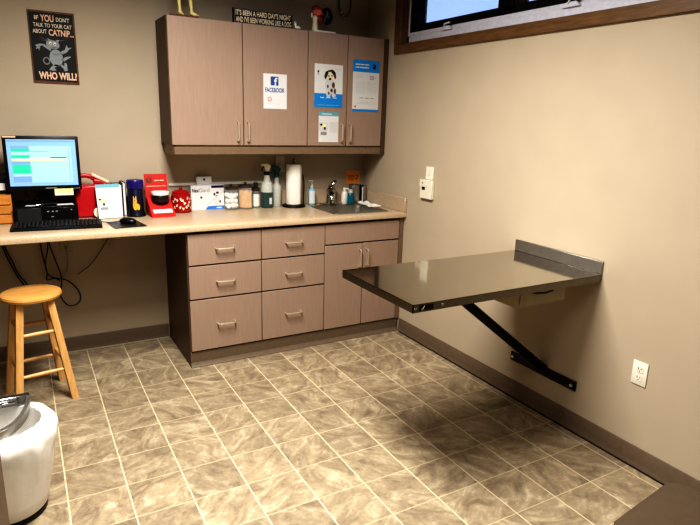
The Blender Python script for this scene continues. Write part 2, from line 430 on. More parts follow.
ur = upper(-.647, -.340, -.040, 'narrower taupe two-door wall cabinet in the corner with three notices on it', False)
m = MB(); m.box(.609, .646, UF+.004, UF+.022, -.056, UT-UB); m.build('filler_strip', M_lamd, ur)

# ------------------------------------------------------------------ notices on the wall-cabinet doors
def sheet(name, lb, cat, x0, x1, z0, z1, m=M_paper, y=UF):
    r = thing(name, lb, cat, ((x0+x1)/2, y-.0003, z0)); hw = (x1-x0)/2; h = z1-z0
    q = MB(); q.box(-hw, hw, -.0008, 0, 0, h); q.build('sheet', m, r)
    return r, hw, h
r, hw, h = sheet('notice', 'white notice with blue square letter f and the word FACEBOOK', 'notice', -.969, -.803, 1.608, 1.830)
flat('emblem_square', [rect(-.032, .022, .150, .205)], M_fbblue, r, 2, -.0008)
text('f', -.010, .016, .150, .199, -.0030, M_paper, r, 'emblem_letter', .03)
text('FACEBOOK', -.072, .066, .106, .134, -.0026, M_fbblue, r, bold=.012)
flat('round_mark', [ell(-.040, .062, .014, .014)], M_redprint, r, 2, -.0008)
flat('mark_centre', [ell(-.040, .062, .010, .010)], M_paper, r, 3, -.0008)
flat('fine_print', [rect(-.05+.022*i, -.034+.022*i, .030, .034) for i in range(4)], M_ltgrey, r, 2, -.0008)

r, hw, h = sheet('poster', 'poster of a spotted puppy with a bright blue lower band', 'poster', -.598, -.378, 1.632, 1.918)
flat('blue_band', [rect(-hw, hw, 0, .092)], M_blue, r, 1, -.0008)
flat('puppy_body', [[(-.02, .085), (-.022, .12), (-.03, .15), (-.02, .19), (0, .215), (.025, .21), (.04, .175), (.052, .13), (.056, .075), (.03, .07), (.02, .10), (.01, .07), (-.012, .07)]], M_ltgrey, r, 2, -.0008)
flat('puppy_head', [ell(.012, .215, .036, .034)], M_cream, r, 3, -.0008)
flat('puppy_ears', [[(-.008, .245), (-.028, .235), (-.036, .205), (-.03, .185), (-.018, .20), (-.006, .225)], [(.01, .25), (.03, .252), (.05, .235), (.056, .20), (.046, .19), (.036, .215), (.018, .235)], [(-.01, .245), (.02, .252), (.018, .238), (-.006, .236)]], M_ink, r, 4, -.0008)
flat('puppy_face', [ell(-.002, .21, .005, .005), ell(.022, .212, .005, .005), ell(.008, .19, .010, .008)], M_ink, r, 5, -.0008)
flat('puppy_spots', [ell(.035, .15, .012, .02), ell(.022, .115, .009, .013), ell(.048, .11, .008, .02), ell(-.008, .14, .006, .012), ell(.0, .095, .006, .010)], M_rust, r, 4, -.0008)
for a_, c_ in ((-.065, -.035), (-.02, .015), (.035, .065)): flat('slogan_word', [rect(a_, c_, .062, .068)], M_paper, r, 2, -.0008)
flat('fine_print', [rect(-.085, -.025, .012, .018), rect(-.02, .045, .012, .018), rect(.05, .085, .012, .018)], M_teal, r, 2, -.0008)
flat('corner_mark', [ell(-.082, .235, .006, .008), rect(-.09, -.074, .216, .218)], M_ink, r, 2, -.0008)
flat('faint_writing', [rect(.055, .068, .252, .262), rect(.072, .086, .252, .262)], M_ltgrey, r, 2, -.0008)

r, hw, h = sheet('notice', 'printed text notice with blue header, rightmost on the wall cabinets', 'notice', -.296, -.077, 1.613, 1.966)
flat('blue_header', [rect(-hw, hw, .272, h)], M_blue, r, 1, -.0008)
flat('blue_footer', [rect(-hw, hw, 0, .016)], M_blue, r, 1, -.0008)
flat('header_writing', [rect(-.09, -.052, .318, .326), rect(-.048, -.02, .318, .326), rect(-.016, .02, .318, .326), rect(-.09, -.06, .298, .306), rect(-.055, .02, .298, .306)], M_paper, r, 2, -.0008)
flat('header_emblem', [ell(.065, .312, .014, .018)], M_navy, r, 2, -.0008)
flat('emblem_spot', [ell(.062, .314, .005, .007)], M_redprint, r, 3, -.0008)
flat('body_writing', [rect(-.09, -.004, .20-.0095*k, .2032-.0095*k) for k in range(9)]+[rect(.012, .085, .20-.0095*k, .2032-.0095*k) for k in range(8)]+[rect(-.09, -.03, .25-.009*k, .253-.009*k) for k in range(3)]+[rect(-.09, .09, .062-.008*k, .065-.008*k) for k in range(2)], M_ltgrey, r, 2, -.0008)
flat('large_figure', [rect(.03, .044, .222, .25), rect(.05, .064, .222, .25), rect(.07, .084, .234, .238)], M_greyp, r, 2, -.0008)
flat('blank_in_figure', [rect(.034, .040, .227, .245), rect(.054, .060, .227, .245)], M_paper, r, 3, -.0008)
flat('signature_line', [rect(-.05, -.02, .092, .096), rect(-.008, .025, .092, .096), rect(.04, .07, .092, .096)], M_greyp, r, 2, -.0008)
flat('red_seal', [ell(-.085, .034, .007, .007)], M_redprint, r, 2, -.0008)

def teal_sheet(lb, name, x0, x1, z0, z1, y=UF):
    r, hw, h = sheet(name, lb, 'notice', x0, x1, z0, z1, M_paper, y)
    flat('teal_header', [rect(-hw, hw, h*.875, h)], M_teal, r, 1, -.0008)
    flat('header_writing', [rect(-hw*.7, hw*.3, h*.92, h*.95)], M_paper, r, 2, -.0008)
    flat('picture_panel', [rect(-hw*.95, -hw*.1, h*.38, h*.66), ], M_ltgrey, r, 2, -.0008)
    flat('picture_spots', [ell(-hw*.75, h*.58, hw*.12, h*.035), ell(-hw*.4, h*.46, hw*.10, h*.05)], M_ink, r, 4, -.0008)
    flat('picture_patch', [ell(-hw*.5, h*.56, hw*.2, h*.06)], M_yellow, r, 3, -.0008)
    flat('picture_base', [rect(-hw*.8, -hw*.2, h*.24, h*.34)], M_greyp, r, 2, -.0008)
    flat('side_writing', [rect(hw*.1, hw*.85, h*(.66-.04*k), h*(.672-.04*k)) for k in range(9)], M_ltgrey, r, 2, -.0008)
    return r
teal_sheet('small white sheet with teal header stuck under the puppy poster', 'notice', -.561, -.404, 1.394, 1.600)

# ------------------------------------------------------------------ poster on the back wall
r = thing('tin_sign', 'black dancing cat poster with catnip joke lettering on the back wall', 'poster', (-2.161, -.0008, 1.708)); hw = .1225; h = .404
m = MB(); m.box(-hw, hw, -.0025, 0, 0, h, .001); m.build('sign_edge', M_rust, r)
flat('sign_face', [[(-hw+.009, .016), (hw-.008, .013), (hw-.009, h-.010), (-hw+.006, h-.010)]], M_signblack, r, 1, -.0025)
yy = -.0045
text('IF', -.088, -.066, .352, .375, yy, M_cream, r, bold=.02); text('YOU', -.058, .012, .344, .383, yy, M_peach, r, bold=.03)
text("DON'T", .024, .094, .350, .374, yy, M_cream, r, bold=.02)
text('TALK TO YOUR CAT', -.097, .104, .314, .336, yy, M_cream, r, bold=.02)
text('ABOUT', -.102, -.030, .279, .302, yy, M_cream, r, bold=.02); text('CATNIP...', -.020, .112, .270, .306, yy, M_peach, r, bold=.03)
text('WHO WILL?', -.092, .112, .024, .068, yy, M_peach, r, bold=.045)
flat('cat_figure', [ell(.008, .148, .036, .048), ell(-.004, .222, .036, .024, rot=-.2),
     [(-.022, .24), (-.034, .256), (-.012, .248)], [(.012, .248), (.034, .25), (.024, .232)],
     [(-.02, .185), (-.06, .212), (-.088, .204), (-.098, .212), (-.072, .222), (-.05, .222), (-.012, .196)], [(-.088, .206), (-.096, .188), (-.082, .196), (-.078, .184), (-.07, .206)],
     [(.03, .182), (.058, .198), (.068, .226), (.076, .21), (.098, .212), (.08, .2), (.066, .182), (.036, .168)],
     [(.0, .112), (-.022, .098), (-.036, .078), (-.012, .074), (.006, .078), (-.008, .09), (.022, .106)],
     [(.02, .108), (.042, .09), (.048, .074), (.064, .08), (.062, .12), (.048, .124), (.048, .104), (.032, .116)],
     [(.034, .142), (.05, .132), (.088, .158), (.084, .162), (.062, .158)],
     ], M_catgrey, r, 2, -.0025)
m = MB(); m.torus((-.045, -.0046, .128), .016, .004, 1, 1.15, 18, 4); m.build('cat_tail', M_catgrey, r)
flat('cat_whiskers', [[(-.03, .244), (-.076, .262), (-.03, .246)], [(-.03, .238), (-.08, .248), (-.03, .240)], [(.034, .244), (.076, .256), (.034, .246)]], M_greyp, r, 2, -.0025)
flat('cat_eyes', [ell(-.016, .228, .007, .010), ell(.006, .226, .007, .010)], M_cream, r, 3, -.0025)
flat('cat_face', [ell(-.016, .225, .003, .004), ell(.006, .223, .003, .004), rect(-.006, .024, .166, .168), [(-.02, .210), (.004, .202), (.022, .208), (.004, .205)]], M_ink, r, 4, -.0025)

# ------------------------------------------------------------------ on top of the wall cabinets
r = thing('skeleton_model', 'bone-coloured skeleton model standing at left end on top of wall cabinets', 'skeleton', (-1.435, -.25, UT))
m = MB(); m.box(-.105, .062, -.04, .06, 0, .010, .002); m.build('base', M_rust, r)
for s_, px, fx in ((0, -.044, -.040), (1, .026, .050)):
    m = MB(); m.tube([(px-.003, 0, .20), (px, 0, .13), (px-.004, 0, .12), (px+.002, 0, .05), (px+.004, 0, .03)], [.010, .009, .012, .0085, .011], 8)
    m.ball((px+.004, 0, .028), .013); m.tube([(px+.004, -.002, .026), (fx+.004, -.014, .017)], [.011, .010], 8)
    for k in (-1, 0, 1): m.tube([(fx, -.012, .016), (fx+.012+.002*k, -.024+.008*k, .014)], .005, 6)
    m.build('leg', M_bone, r)
m = MB(); m.ball((-.01, .01, .205), .035, 1, .7, .6); m.tube([(-.01, .01, .2), (-.01, .02, .30), (-.008, .0, .36)], .008, 8)
for k in range(5): m.torus((-.01, .005, .24+.02*k), .036-.003*abs(k-2), .0035, 1, .25, 16, 5)
m.build('spine_and_ribs', M_bone, r)
m = MB(); m.ball((-.008, -.005, .385), .032, .9, 1.1, .9); m.ball((-.008, -.036, .372), .018, .9, 1.2, .8); m.build('skull', M_bone, r)

r = thing('wooden_sign', "black block sign reading IT'S BEEN A HARD DAY'S NIGHT on top of wall cabinets", 'sign', (-.944, -.265, UT))
m = MB(); m.box(-.203, .203, 0, .03, 0, .092, .001); m.build('sign_block', M_signblack, r)
flat('sign_border', [rect(-.198, .198, .0045, .0065), rect(-.198, .198, .0865, .0885), rect(-.198, -.196, .0065, .0865), rect(.196, .198, .0065, .0865)], M_greyp, r, 1)
text("IT'S BEEN A HARD DAY'S NIGHT", -.190, .186, .049, .082, -.0015, M_cream, r, bold=.025)
text("AND I'VE BEEN WORKING LIKE A DOG", -.190, .190, .010, .043, -.0015, M_cream, r, bold=.025)

r = thing('figurine', 'tiny white animal figurine beside right end of the black block sign', 'figurine', (-.715, -.275, UT))
m = MB(); m.ball((.004, 0, .012), .012, 1.7, 1, .9); m.build('body', M_white, r)
m = MB(); m.ball((-.014, 0, .030), .009); m.tube([(-.01, 0, .012), (-.014, 0, .03)], .007, 8); m.tube([(-.018, 0, .036), (-.022, .0, .050)], [.003, .0015], 6); m.tube([(-.010, 0, .036), (-.010, .0, .050)], [.003, .0015], 6); m.build('head', M_white, r)

r = thing('anatomical_model', 'pink and red knobbly model on a white post and flat white plate', 'model', (-.572, -.25, UT))
m = MB(); m.box(-.02, .145, -.03, .06, 0, .012, .002); m.build('plate', M_white, r)
m = MB(); m.lathe([(.022, .012), (.019, .03), (.016, .07), (.019, .095), (.012, .104)], 0, .0, 20); m.build('post', M_cream, r)
m = MB(); m.ball((.016, 0, .128), .036, 1, .9, .75, 20); m.build('upper_lobe', M_pink, r)
m = MB(); m.ball((.010, 0, .150), .034, 1.05, .9, .6, 20); m.build('red_cap', mat('red_cap_plastic', (150, 62, 62), .5), r)
m = MB(); m.ball((.034, -.005, .085), .026, 1, .8, 1.1); m.ball((.040, -.005, .062), .012, 1, .8, 1.6); m.ball((.058, 0, .118), .013); m.build('brown_lobe', mat('brown_red_plastic', (120, 62, 54), .35), r)
m = MB(); m.ball((-.026, -.002, .106), .012, .6, .6, 1.4); m.build('white_ear', M_white, r)

r = thing('wall_plaque', 'black oval plaque with white figure hung above the corner wall cabinet', 'plaque', (-.358, -.001, 2.278))
m = MB(); m.prism(ell(0, 0, .042, .058, 28), -.016, 0, 'y', .004); m.build('plaque_disc', M_blackm, r)
m = MB(); m.prism([(-.03, -.055), (-.018, -.05), (-.010, -.012), (.014, -.016), (.020, -.006), (.006, .006), (.004, .03), (-.008, .034), (-.014, .01), (-.028, -.02)], -.022, -.0162); m.build('white_figure', M_greyp, r)
r = thing('bead_loop', 'black cord loop threaded with green, red and white beads hanging on back wall', 'ornament', (-.212, -.012, 2.385))
m = MB(); m.torus((0, 0, 0), .055, .004, .9, 1.7, 40, 6); m.build('cord', M_blackm, r)
for a, mm in ((200, M_green), (180, M_green), (216, M_red), (228, M_white), (240, M_red), (256, M_white), (160, M_green)):
    q = math.radians(a); m = MB(); m.ball((.055*.9*math.cos(q), -.002, .055*1.7*math.sin(q)), .0085); m.build('bead', mm, r)

# ------------------------------------------------------------------ exam table on the right wall
TX, TY0, TY1, TZ = -1.1256, -2.277, -1.711, .8654
r = thing('exam_table', 'stainless steel fold-down exam table fixed to right wall on a black strut', 'table', (0, -1.994, 0)); y0, y1 = TY0+1.994, TY1+1.994
m = MB()
m.box(TX, -.004, y0, y1, TZ-.004, TZ)
m.box(TX+.003, -.02, y0+.003, y1-.003, TZ-.022, TZ-.008)
m.build('tabletop', M_steel, r)
m = MB(); m.box(TX, TX+.003, y0, y1, TZ-.036, TZ-.002); m.box(TX, -.004, y0, y0+.003, TZ-.036, TZ-.002); m.box(TX, -.004, y1-.003, y1, TZ-.036, TZ-.002)
m.build('edge_skirt', mat('steel_edge_dark_reflection', (132, 126, 114), .36, 1., var=.05), r)  # skirt colour darkened to stand in for the dark floor it reflects
m = MB(); m.box(-.012, -.001, y0, y1, TZ, TZ+.062, .002); m.build('wall_lip', M_steel2, r)
m = MB(); m.box(TX+.03, TX+.10, y0-.0008, y0, TZ-.030, TZ-.008); m.build('black_nameplate', M_black, r)
m = MB(); m.prism([(TX+.043, TZ-.027), (TX+.047, TZ-.027), (TX+.058, TZ-.011), (TX+.053, TZ-.011)], y0-.0016, y0-.0008); m.build('nameplate_mark', M_white, r)
for x in (TX+.012, TX+.145): 
    m = MB(); m.ball((x, y0-.001, TZ-.018), .006, 1, .4, 1); m.build('rivet', M_chrome, r)
# strut: flat bar + flange, from the wall bar up to the underside
dx = Vector((-.749, 0, .825-.262)).normalized(); up = Vector((-dx.z, 0, dx.x))
m = MB(); A = Vector((-.012, 0, .262)); B = Vector((-.755, 0, .832))
pts = [A-up*.02, B-up*.02, B+up*.02, A+up*.02]
m.prism([(p.x, p.z) for p in pts], -.004, .004)
pts = [A-up*.02, B-up*.02, B-up*.015, A-up*.015]
m.prism([(p.x, p.z) for p in pts], -.030, .030)
m.build('diagonal_strut', M_blackm, r)
m = MB(); m.box(-.010, -.001, -.226, .232, .219, .272, .002); m.build('wall_bar', M_blackm, r)
for y in (-.200, .212):
    m = MB(); m.prism(ell(y, .2435, .010, .010, 6), -.017, -.010, 'x', .001); m.build('bolt', M_nick, r)
m = MB(); m.box(-.77, -.70, -.03, .03, .829, .845); m.build('strut_plate', M_blackm, r)
m = MB(); m.box(-.50, -.18, -.226, .045, .742, .842, .002); b = m.build('drawer_box', M_drawerbox, r)
m = MB(); m.box(-.485, -.195, -.231, -.2262, .752, .836, .0015); d = m.build('drawer_front', M_drawerbox, b)
m = MB(); m.tube([(-.42, -.231, .812), (-.41, -.25, .812), (-.35, -.25, .806), (-.30, -.25, .812), (-.29, -.231, .812)], .0045, 8); m.build('wire_handle', M_blackm, b)

# ------------------------------------------------------------------ things on the right wall
r = thing('wall_sensor', 'ivory wall box with a black display below slim white switch plate', 'wall control', (0, -.868, 1.046))
m = MB(); m.box(-.026, -.001, -.068, .060, 0, .128, .003); m.build('housing', M_ivory, r)
m = MB(); m.box(-.030, -.0262, -.02, .062, .080, .130, .003); m.build('upper_cover', M_ivory, r)
m = MB(); m.box(-.0285, -.0255, .005, .036, .060, .080); m.build('display', M_black, r)
m = MB(); m.ball((-.0305, .030, .106), .005, .5, 1, 1); m.build('button', M_ink, r)
m = MB(); m.box(-.012, -.001, -.055, .022, .130, .216, .002); m.build('switch_plate', M_white, r)
m = MB(); m.box(-.016, -.012, -.026, -.008, .160, .190, .001); m.build('switch_toggle', M_ivory, r)
def outlet(root, face, slots=True):
    """duplex outlet in the local xz plane facing -y"""
    m = MB(); m.box(-.037, .037, -.006, -.0008, -.057, .057, .0025, 2); m.build('cover_plate', face, root)
    for z in (.0205, -.0205):
        m = MB(); m.prism([(-.017, z-.010), (-.012, z-.0155), (.012, z-.0155), (.017, z-.010), (.017, z+.010), (.012, z+.0155), (-.012, z+.0155), (-.017, z+.010)], -.0078, -.0058); rc = m.build('receptacle', face, root)
        m = MB(); m.box(-.0085, -.0055, -.0083, -.0077, z-.002, z+.008); m.box(.0055, .0085, -.0083, -.0077, z-.001, z+.007); m.ball((0, -.008, z-.008), .0028, 1, .2, 1, 8); m.build('slots', M_ink, rc)
    m = MB(); m.ball((0, -.006, 0), .003, 1, .4, 1, 8); m.build('screw', M_nick, root)
r = thing('wall_outlet', 'white duplex outlet low on the right wall past the exam table', 'outlet', (0, -2.542, .457), -PI/2)
outlet(r, M_white)
for x, lb in ((-2.196, 'ivory outlet under the desk on the back wall, nearer the stool'), (-1.941, 'ivory outlet under the desk on the back wall, nearer the drawer cabinets')):
    r = thing('wall_outlet', lb, 'outlet', (x, 0, .735)); outlet(r, M_drawerbox)
r = thing('wall_switch', 'cream switch plate on back wall above the spray bottles', 'switch', (-.724, 0, 1.217))
m = MB(); m.box(-.036, .036, -.006, -.0008, -.059, .059, .0025, 2); m.build('cover_plate', M_ivory, r)
m = MB(); m.box(-.006, .006, -.016, -.006, -.010, .012, .002); m.build('toggle', M_ivory, r)
r = thing('sticky_note', 'orange handwritten note taped to back wall above the sink corner', 'note', (-.092, -.0012, 1.048))
m = MB(); m.prism([(-.063, .004), (.060, 0), (.064, .108), (-.066, .112)], -.0012, 0); m.build('paper', M_orange, r)
m = MB()
for pts in ([(-.05, .07), (-.04, .08), (-.03, .06), (-.045, .035)], [(-.018, .075), (-.02, .04), (-.002, .042), (.0, .072), (-.016, .075)], [(.018, .072), (.045, .078), (.03, .036)], [(.012, .05), (.024, .05)]):
    m.tube([(a, -.0018, c) for a, c in pts], .0025, 5)
m.build('handwriting', M_rust, r)
r = thing('cable_raceway', 'thin pale strip fixed along back wall just above the backsplash', 'raceway', (-1.17, 0, 1.0285))
m = MB(); m.box(-.37, .37, -.004, -.001, 0, .050, .001); m.build('backing', M_wall, r)
m = MB(); m.box(-.37, .37, -.016, -.001, .0505, .0705, .003); m.build('cover', M_white, r)

# ------------------------------------------------------------------ desk: computer and friends
Z = CT+tp+.0004   # just on the worktop surface
r = thing('pc_desktop', 'black flat desktop computer lying under the monitor', 'computer', (-2.29, -.255, Z), -.03)
m = MB(); m.box(-.165, .165, 0, .225, .004, .100, .003); m.build('case', M_black, r)
m = MB(); m.box(-.150, -.03, -.004, 0, .012, .09, .002); m.build('drive_panel', M_dkgrey, r)
m = MB(); m.box(-.012, .15, -.004, 0, .012, .09, .002); m.build('port_panel', M_black, r)
m = MB(); 
for x in (.0, .025, .045): m.box(x, x+.012, -.0055, -.004, .066, .072)
m.box(.02, .034, -.0055, -.004, .035, .040); m.box(.125, .132, -.0055, -.004, .072, .079)
m.build('ports', M_greyp, r)
m = MB()
for x in (-.14, .14):
    for y in (.02, .2): m.lathe([(.01, 0), (.01, .005)], x, y, 10)
m.build('feet', M_black, r)

r = thing('monitor', 'square black monitor with a lit pale blue scheduling screen', 'monitor', (-2.283, -.20, Z+.1005), .0)
m = MB(); m.lathe([(.095, 0), (.095, .006), (.088, .010), (.03, .014)], 0, .09, 36, 1, .85); m.build('stand_foot', M_black, r)
m = MB(); m.prism([(-.045, .01), (.045, .01), (.03, .16), (-.03, .16)], .075, .105); m.box(-.05, .05, .035, .09, .14, .22, .004); m.build('stand_neck', M_black, r)
m = MB(); zb, zt = .082, .395
m.box(-.1935, .1935, .0, .04, zb, zt, .006, 2); hs = m.build('housing', M_black, r)
m = MB(); m.box(-.176, .176, -.0012, .001, zb+.030, zt-.019); scn = m.build('screen', M_scr, r)
def scr(name, x0, x1, z0, z1, mm, k=1):
    q = MB(); q.box(x0, x1, -.0012-.0006*k, -.0012-.0006*k+.0005, z0, z1); q.build(name, mm, scn)
sb = zb+.030; sh = zt-.019-sb
scr('menu_bar', -.176, .176, sb+sh*.945, sb+sh*.985, M_scrb); scr('page', -.155, .150, sb+sh*.07, sb+sh*.86, M_scr2)
for a, c, mm in ((.80, .86, M_scrb), (.74, .80, M_scrg), (.60, .665, M_scrg), (.46, .53, M_scrb), (.27, .46, M_scrg), (.08, .21, M_scrb)):
    scr('schedule_block', -.155, -.065, sb+sh*a, sb+sh*c, mm, 2)
scr('schedule_row', -.155, .125, sb+sh*.545, sb+sh*.59, M_scry, 3)
scr('selected_entry', .04, .125, sb+sh*.60, sb+sh*.62, M_scrn, 3)
scr('text_row', -.06, .03, sb+sh*.735, sb+sh*.745, M_scrb, 2); scr('divider', .135, .138, sb+sh*.1, sb+sh*.85, M_scrb, 2)
m = MB(); m.box(.045, .145, -.0022, -.0005, zb-.030, zb+.010); m.build('yellow_sticker', M_yellow, r)
m = MB(); m.box(.046, .144, -.0028, -.0022, zb-.028, zb-.018); m.build('sticker_edge', M_paper, r)
m = MB(); m.box(-.19, -.125, -.0015, .001, zt-.010, zt-.001); m.build('white_sticker', M_peach, r)
m = MB()
for x in (.135, .15, .163, .176): m.box(x, x+.007, -.0015, .001, zb+.009, zb+.014)
m.box(.0, .06, -.0015, .001, zb+.013, zb+.018)
m.build('buttons', M_greyp, r)
m = MB(); m.tube([(-.10, .04, zb+.06), (-.11, .06, zb-.01), (-.09, .07, zb-.055), (-.05, .07, zb-.05), (-.03, .06, zb)], .003, 6, 2); m.build('cable', M_black, r)

r = thing('pen', 'black and silver pen lying on the desktop computer', 'pen', (-2.30, -.238, Z+.1075), .35)
m = MB(); m.tube([(-.01, 0, 0), (.07, 0, 0)], .0065, 10); m.build('barrel', M_black, r)
m = MB(); m.tube([(-.05, 0, 0), (-.04, 0, 0), (-.01, 0, 0)], [.002, .006, .0065], 10); m.build('tip', M_chrome, r)
r = thing('paper_slip', 'small white paper slip on the right of the desktop computer', 'paper', (-2.185, -.22, Z+.1012), .1)
m = MB(); m.box(-.05, .04, -.025, .03, 0, .0012); m.build('slip', M_paper, r)
r = thing('paper_slip', 'small white paper slip on the left of the desktop computer', 'paper', (-2.36, -.225, Z+.1012), -.2)
m = MB(); m.box(-.035, .02, -.02, .02, 0, .0012); m.build('slip', M_paper, r)

r = thing('keyboard', 'black full-size keyboard at the front edge of the desk', 'keyboard', (-2.247, -.415, Z), -.075)
m = MB(); m.prism([(-.078, 0), (.078, 0), (.078, .024), (.06, .026), (-.07, .014), (-.078, .010)], -.228, .228, 'x', .002); m.build('keyboard_body', M_black, r)
m = MB()
for row in range(6):
    yk = -.060+row*.0215; zk = .0148+(yk+.07)*.092
    for k in range(21):
        xk = -.212+k*.0205
        if k in (14, 18) : xk += .0
        if row == 0 and 3 < k < 9: continue
        m.box(xk, xk+.0175, yk, yk+.018, zk, zk+.0065, .0015)
    if row == 0: m.box(-.15, -.03, yk, yk+.018, zk, zk+.0065, .0015)
m.build('keys', M_key, r)
r = thing('mouse_pad', 'thin black mouse pad on the desk right of the keyboard', 'mouse pad', (0, 0, Z))
m = MB(); m.prism([(-1.985, -.345), (-1.968, -.565), (-1.790, -.545), (-1.815, -.330)], .0, .0035, 'z'); m.build('pad', mat('mouse_pad_cloth', (34, 34, 36), .35), r)
r = thing('computer_mouse', 'black mouse on the mouse pad', 'mouse', (-1.875, -.425, Z+.0036), .9)
m = MB(); m.ball((0, 0, .012), .03, 1, 1.75, .72, 20); 
for v in m.b.verts: v.co.z = max(0, v.co.z)
m.build('shell', M_black, r)
m = MB(); m.tube([(0, .018, .031), (0, .03, .029)], .004, 8); m.build('scroll_wheel', M_dkgrey, r)
m = MB(); m.tube([(0, .05, .008), (.0, .08, .004), (-.03, .12, .003), (-.02, .17, .003)], .0022, 6, 2); m.build('cord', M_black, r)

r = thing('drawer_chest', 'small orange wooden chest of three drawers at the left end of desk', 'drawer box', (-2.56, -.215, Z))
m = MB(); m.box(-.098, .098, 0, .19, 0, .165, .002); m.build('chest_body', M_drawerwood, r)
for k in range(3):
    m = MB(); m.box(-.092, .092, -.008, -.0005, .006+.053*k, .053+.053*k, .003); d = m.build('drawer', M_drawerwood, r)
    m = MB(); m.ball((0, -.014, .03+.053*k), .008); m.build('knob', M_drawerwood, d)
r = thing('card_reader', 'black box with a white label standing on the wooden drawer chest', 'device', (-2.555, -.142, Z+.1652))
m = MB(); m.prism([(-.01, 0), (.115, 0), (.115, .105), (.02, .105), (-.01, .085)], -.09, .112, 'x', .004); m.build('case', M_black, r)
m = MB(); m.box(-.03, .07, -.0115, -.0098, .022, .062); m.build('white_label', M_paper, r)

r = thing('red_jug', 'red plastic jug with moulded handle behind the white flyer', 'jug', (-2.042, -.085, Z), 0)
r.scale = (1.06, 1, 1.04)
m = MB(); prof = [(-.075, .004), (-.078, .02), (-.078, .145), (-.070, .17), (-.045, .188), (.02, .192), (.06, .182), (.075, .165), (.078, .14), (.078, .02), (.075, .004)]
m.prism(prof, -.055, .055, 'y', .010, 3); m.build('body', M_red, r)
m = MB(); m.tube([(-.066, 0, .155), (-.068, 0, .215), (-.045, 0, .245), (.0, 0, .246), (.035, 0, .225), (.055, 0, .175)], .0135, 10, 2); m.build('handle', M_red, r)
m = MB(); m.tube([(.03, 0, .21), (.07, 0, .205), (.108, -.01, .178)], [.024, .022, .018], 12); m.build('spout', M_red, r)
m = MB(); m.tube([(.02, -.012, .252), (.105, -.022, .205)], .0105, 8); m.build('pale_spout_strip', M_peach, r)
r = thing('round_tub', 'small round white lidded tub standing on edge behind the flyer', 'tub', (-2.00, -.165, Z+.0345))
m = MB(); m.prism(ell(0, 0.0, .034, .034, 28), -.012, .012, 'y', .004); m.build('lid_disc', M_white, r)

r = thing('flyer_holder', 'white teal-headed flyer in a clear leaning stand on the desk', 'flyer stand', (-1.940, -.212, Z), .10)
r.scale = (.89, 1, 1)
m = MB(); rot = Matrix.Rotation(math.radians(-14), 3, 'X')
m.box(-.080, .080, .001, .004, .002, .215, 0, rot=rot, at=(0, 0, 0)); m.box(-.080, .080, .001, .03, 0, .003); m.build('clear_stand', M_clear, r)
def tilted(name, polys, mm, lay):
    o = flat(name, polys, mm, r, lay); 
    for v in o.data.vertices: v.co = rot @ v.co
    return o
tilted('flyer_sheet', [rect(-.078, .078, .003, .213)], M_paper, 0)
tilted('teal_header', [rect(-.078, .078, .192, .213)], M_teal, 1)
tilted('picture_patch', [ell(-.045, .110, .022, .016)], M_yellow, 2)
tilted('picture_panel', [rect(-.070, -.012, .085, .128)], M_ltgrey, 1)
tilted('picture_spots', [ell(-.058, .120, .008, .006), ell(-.036, .09, .007, .009)], M_ink, 3)
tilted('picture_base', [rect(-.06, -.01, .055, .072)], M_greyp, 1)
tilted('side_writing', [rect(.004, .070, .165-.012*k, .168-.012*k) for k in range(10)], M_ltgrey, 1)

# upright folders behind the flyer
def folder(x, lb, thick, cover, h, dep=.10, y=-.050, tilt=0.):
    r = thing('binder', lb, 'binder', (x, y, Z), .0)
    m = MB(); R = Matrix.Rotation(math.radians(tilt), 3, 'Y')
    m.box(-thick/2, -thick/2+.003, -dep, .03, 0, h, rot=R, at=(0, 0, 0)); m.box(thick/2-.003, thick/2, -dep, .03, 0, h, rot=R, at=(0, 0, 0)); m.box(-thick/2, thick/2, .027, .03, 0, h, rot=R, at=(0, 0, 0))
    m.build('cover', cover, r)
    m = MB(); m.box(-thick/2+.0035, thick/2-.0035, -dep+.004, .0265, .004, h-.006, rot=R, at=(0, 0, 0)); m.build('pages', M_paper, r)
    return r
folder(-1.884, 'black binder standing behind the flyer, nearer the red jug', .055, M_black, .200)
folder(-1.845, 'thin black binder with white page edges next to the dark treat tub', .020, M_black, .212, dep=.10, tilt=0)

r = thing('treat_tub', 'dark round tub with purple lid and a yellow dog picture', 'tub', (-1.780, -.155, Z))
m = MB(); m.lathe([(.050, 0), (.054, .004), (.052, .02), (.047, .03), (.047, .170), (.044, .176)], 0, 0, 32); m.build('tub_body', M_dkblue, r)
m = MB(); m.lathe([(.0505, .176), (.0515, .180), (.0515, .222), (.048, .230), (.0, .231)], 0, 0, 32); m.build('lid', M_purple, r)
m = MB(); m.lathe([(.058, 0), (.058, .008), (.053, .014)], 0, 0, 32); m.build('foot_ring', M_black, r)
m = MB()
def wrap(m, cx, z, rx, rz, R=.0478):
    n = 14; c = None; vs = []
    for i in range(n):
        a = 2*PI*i/n; th = (cx+rx*math.cos(a))/R; vs.append(m.b.verts.new((R*math.sin(th), -R*math.cos(th), z+rz*math.sin(a))))
    m.b.faces.new(vs)
wrap(m, -.012, .075, .015, .034); wrap(m, -.014, .106, .012, .012, .0480); wrap(m, .006, .062, .010, .020, .0481); wrap(m, -.021, .122, .004, .009, .0480); wrap(m, -.007, .122, .004, .009, .0480)
m.build('yellow_dog_print', M_ydog, r)
m = MB(); wrap(m, -.014, .106, .004, .003, .0486); wrap(m, .0, .09, .004, .004, .0486); m.build('print_details', M_ink, r)

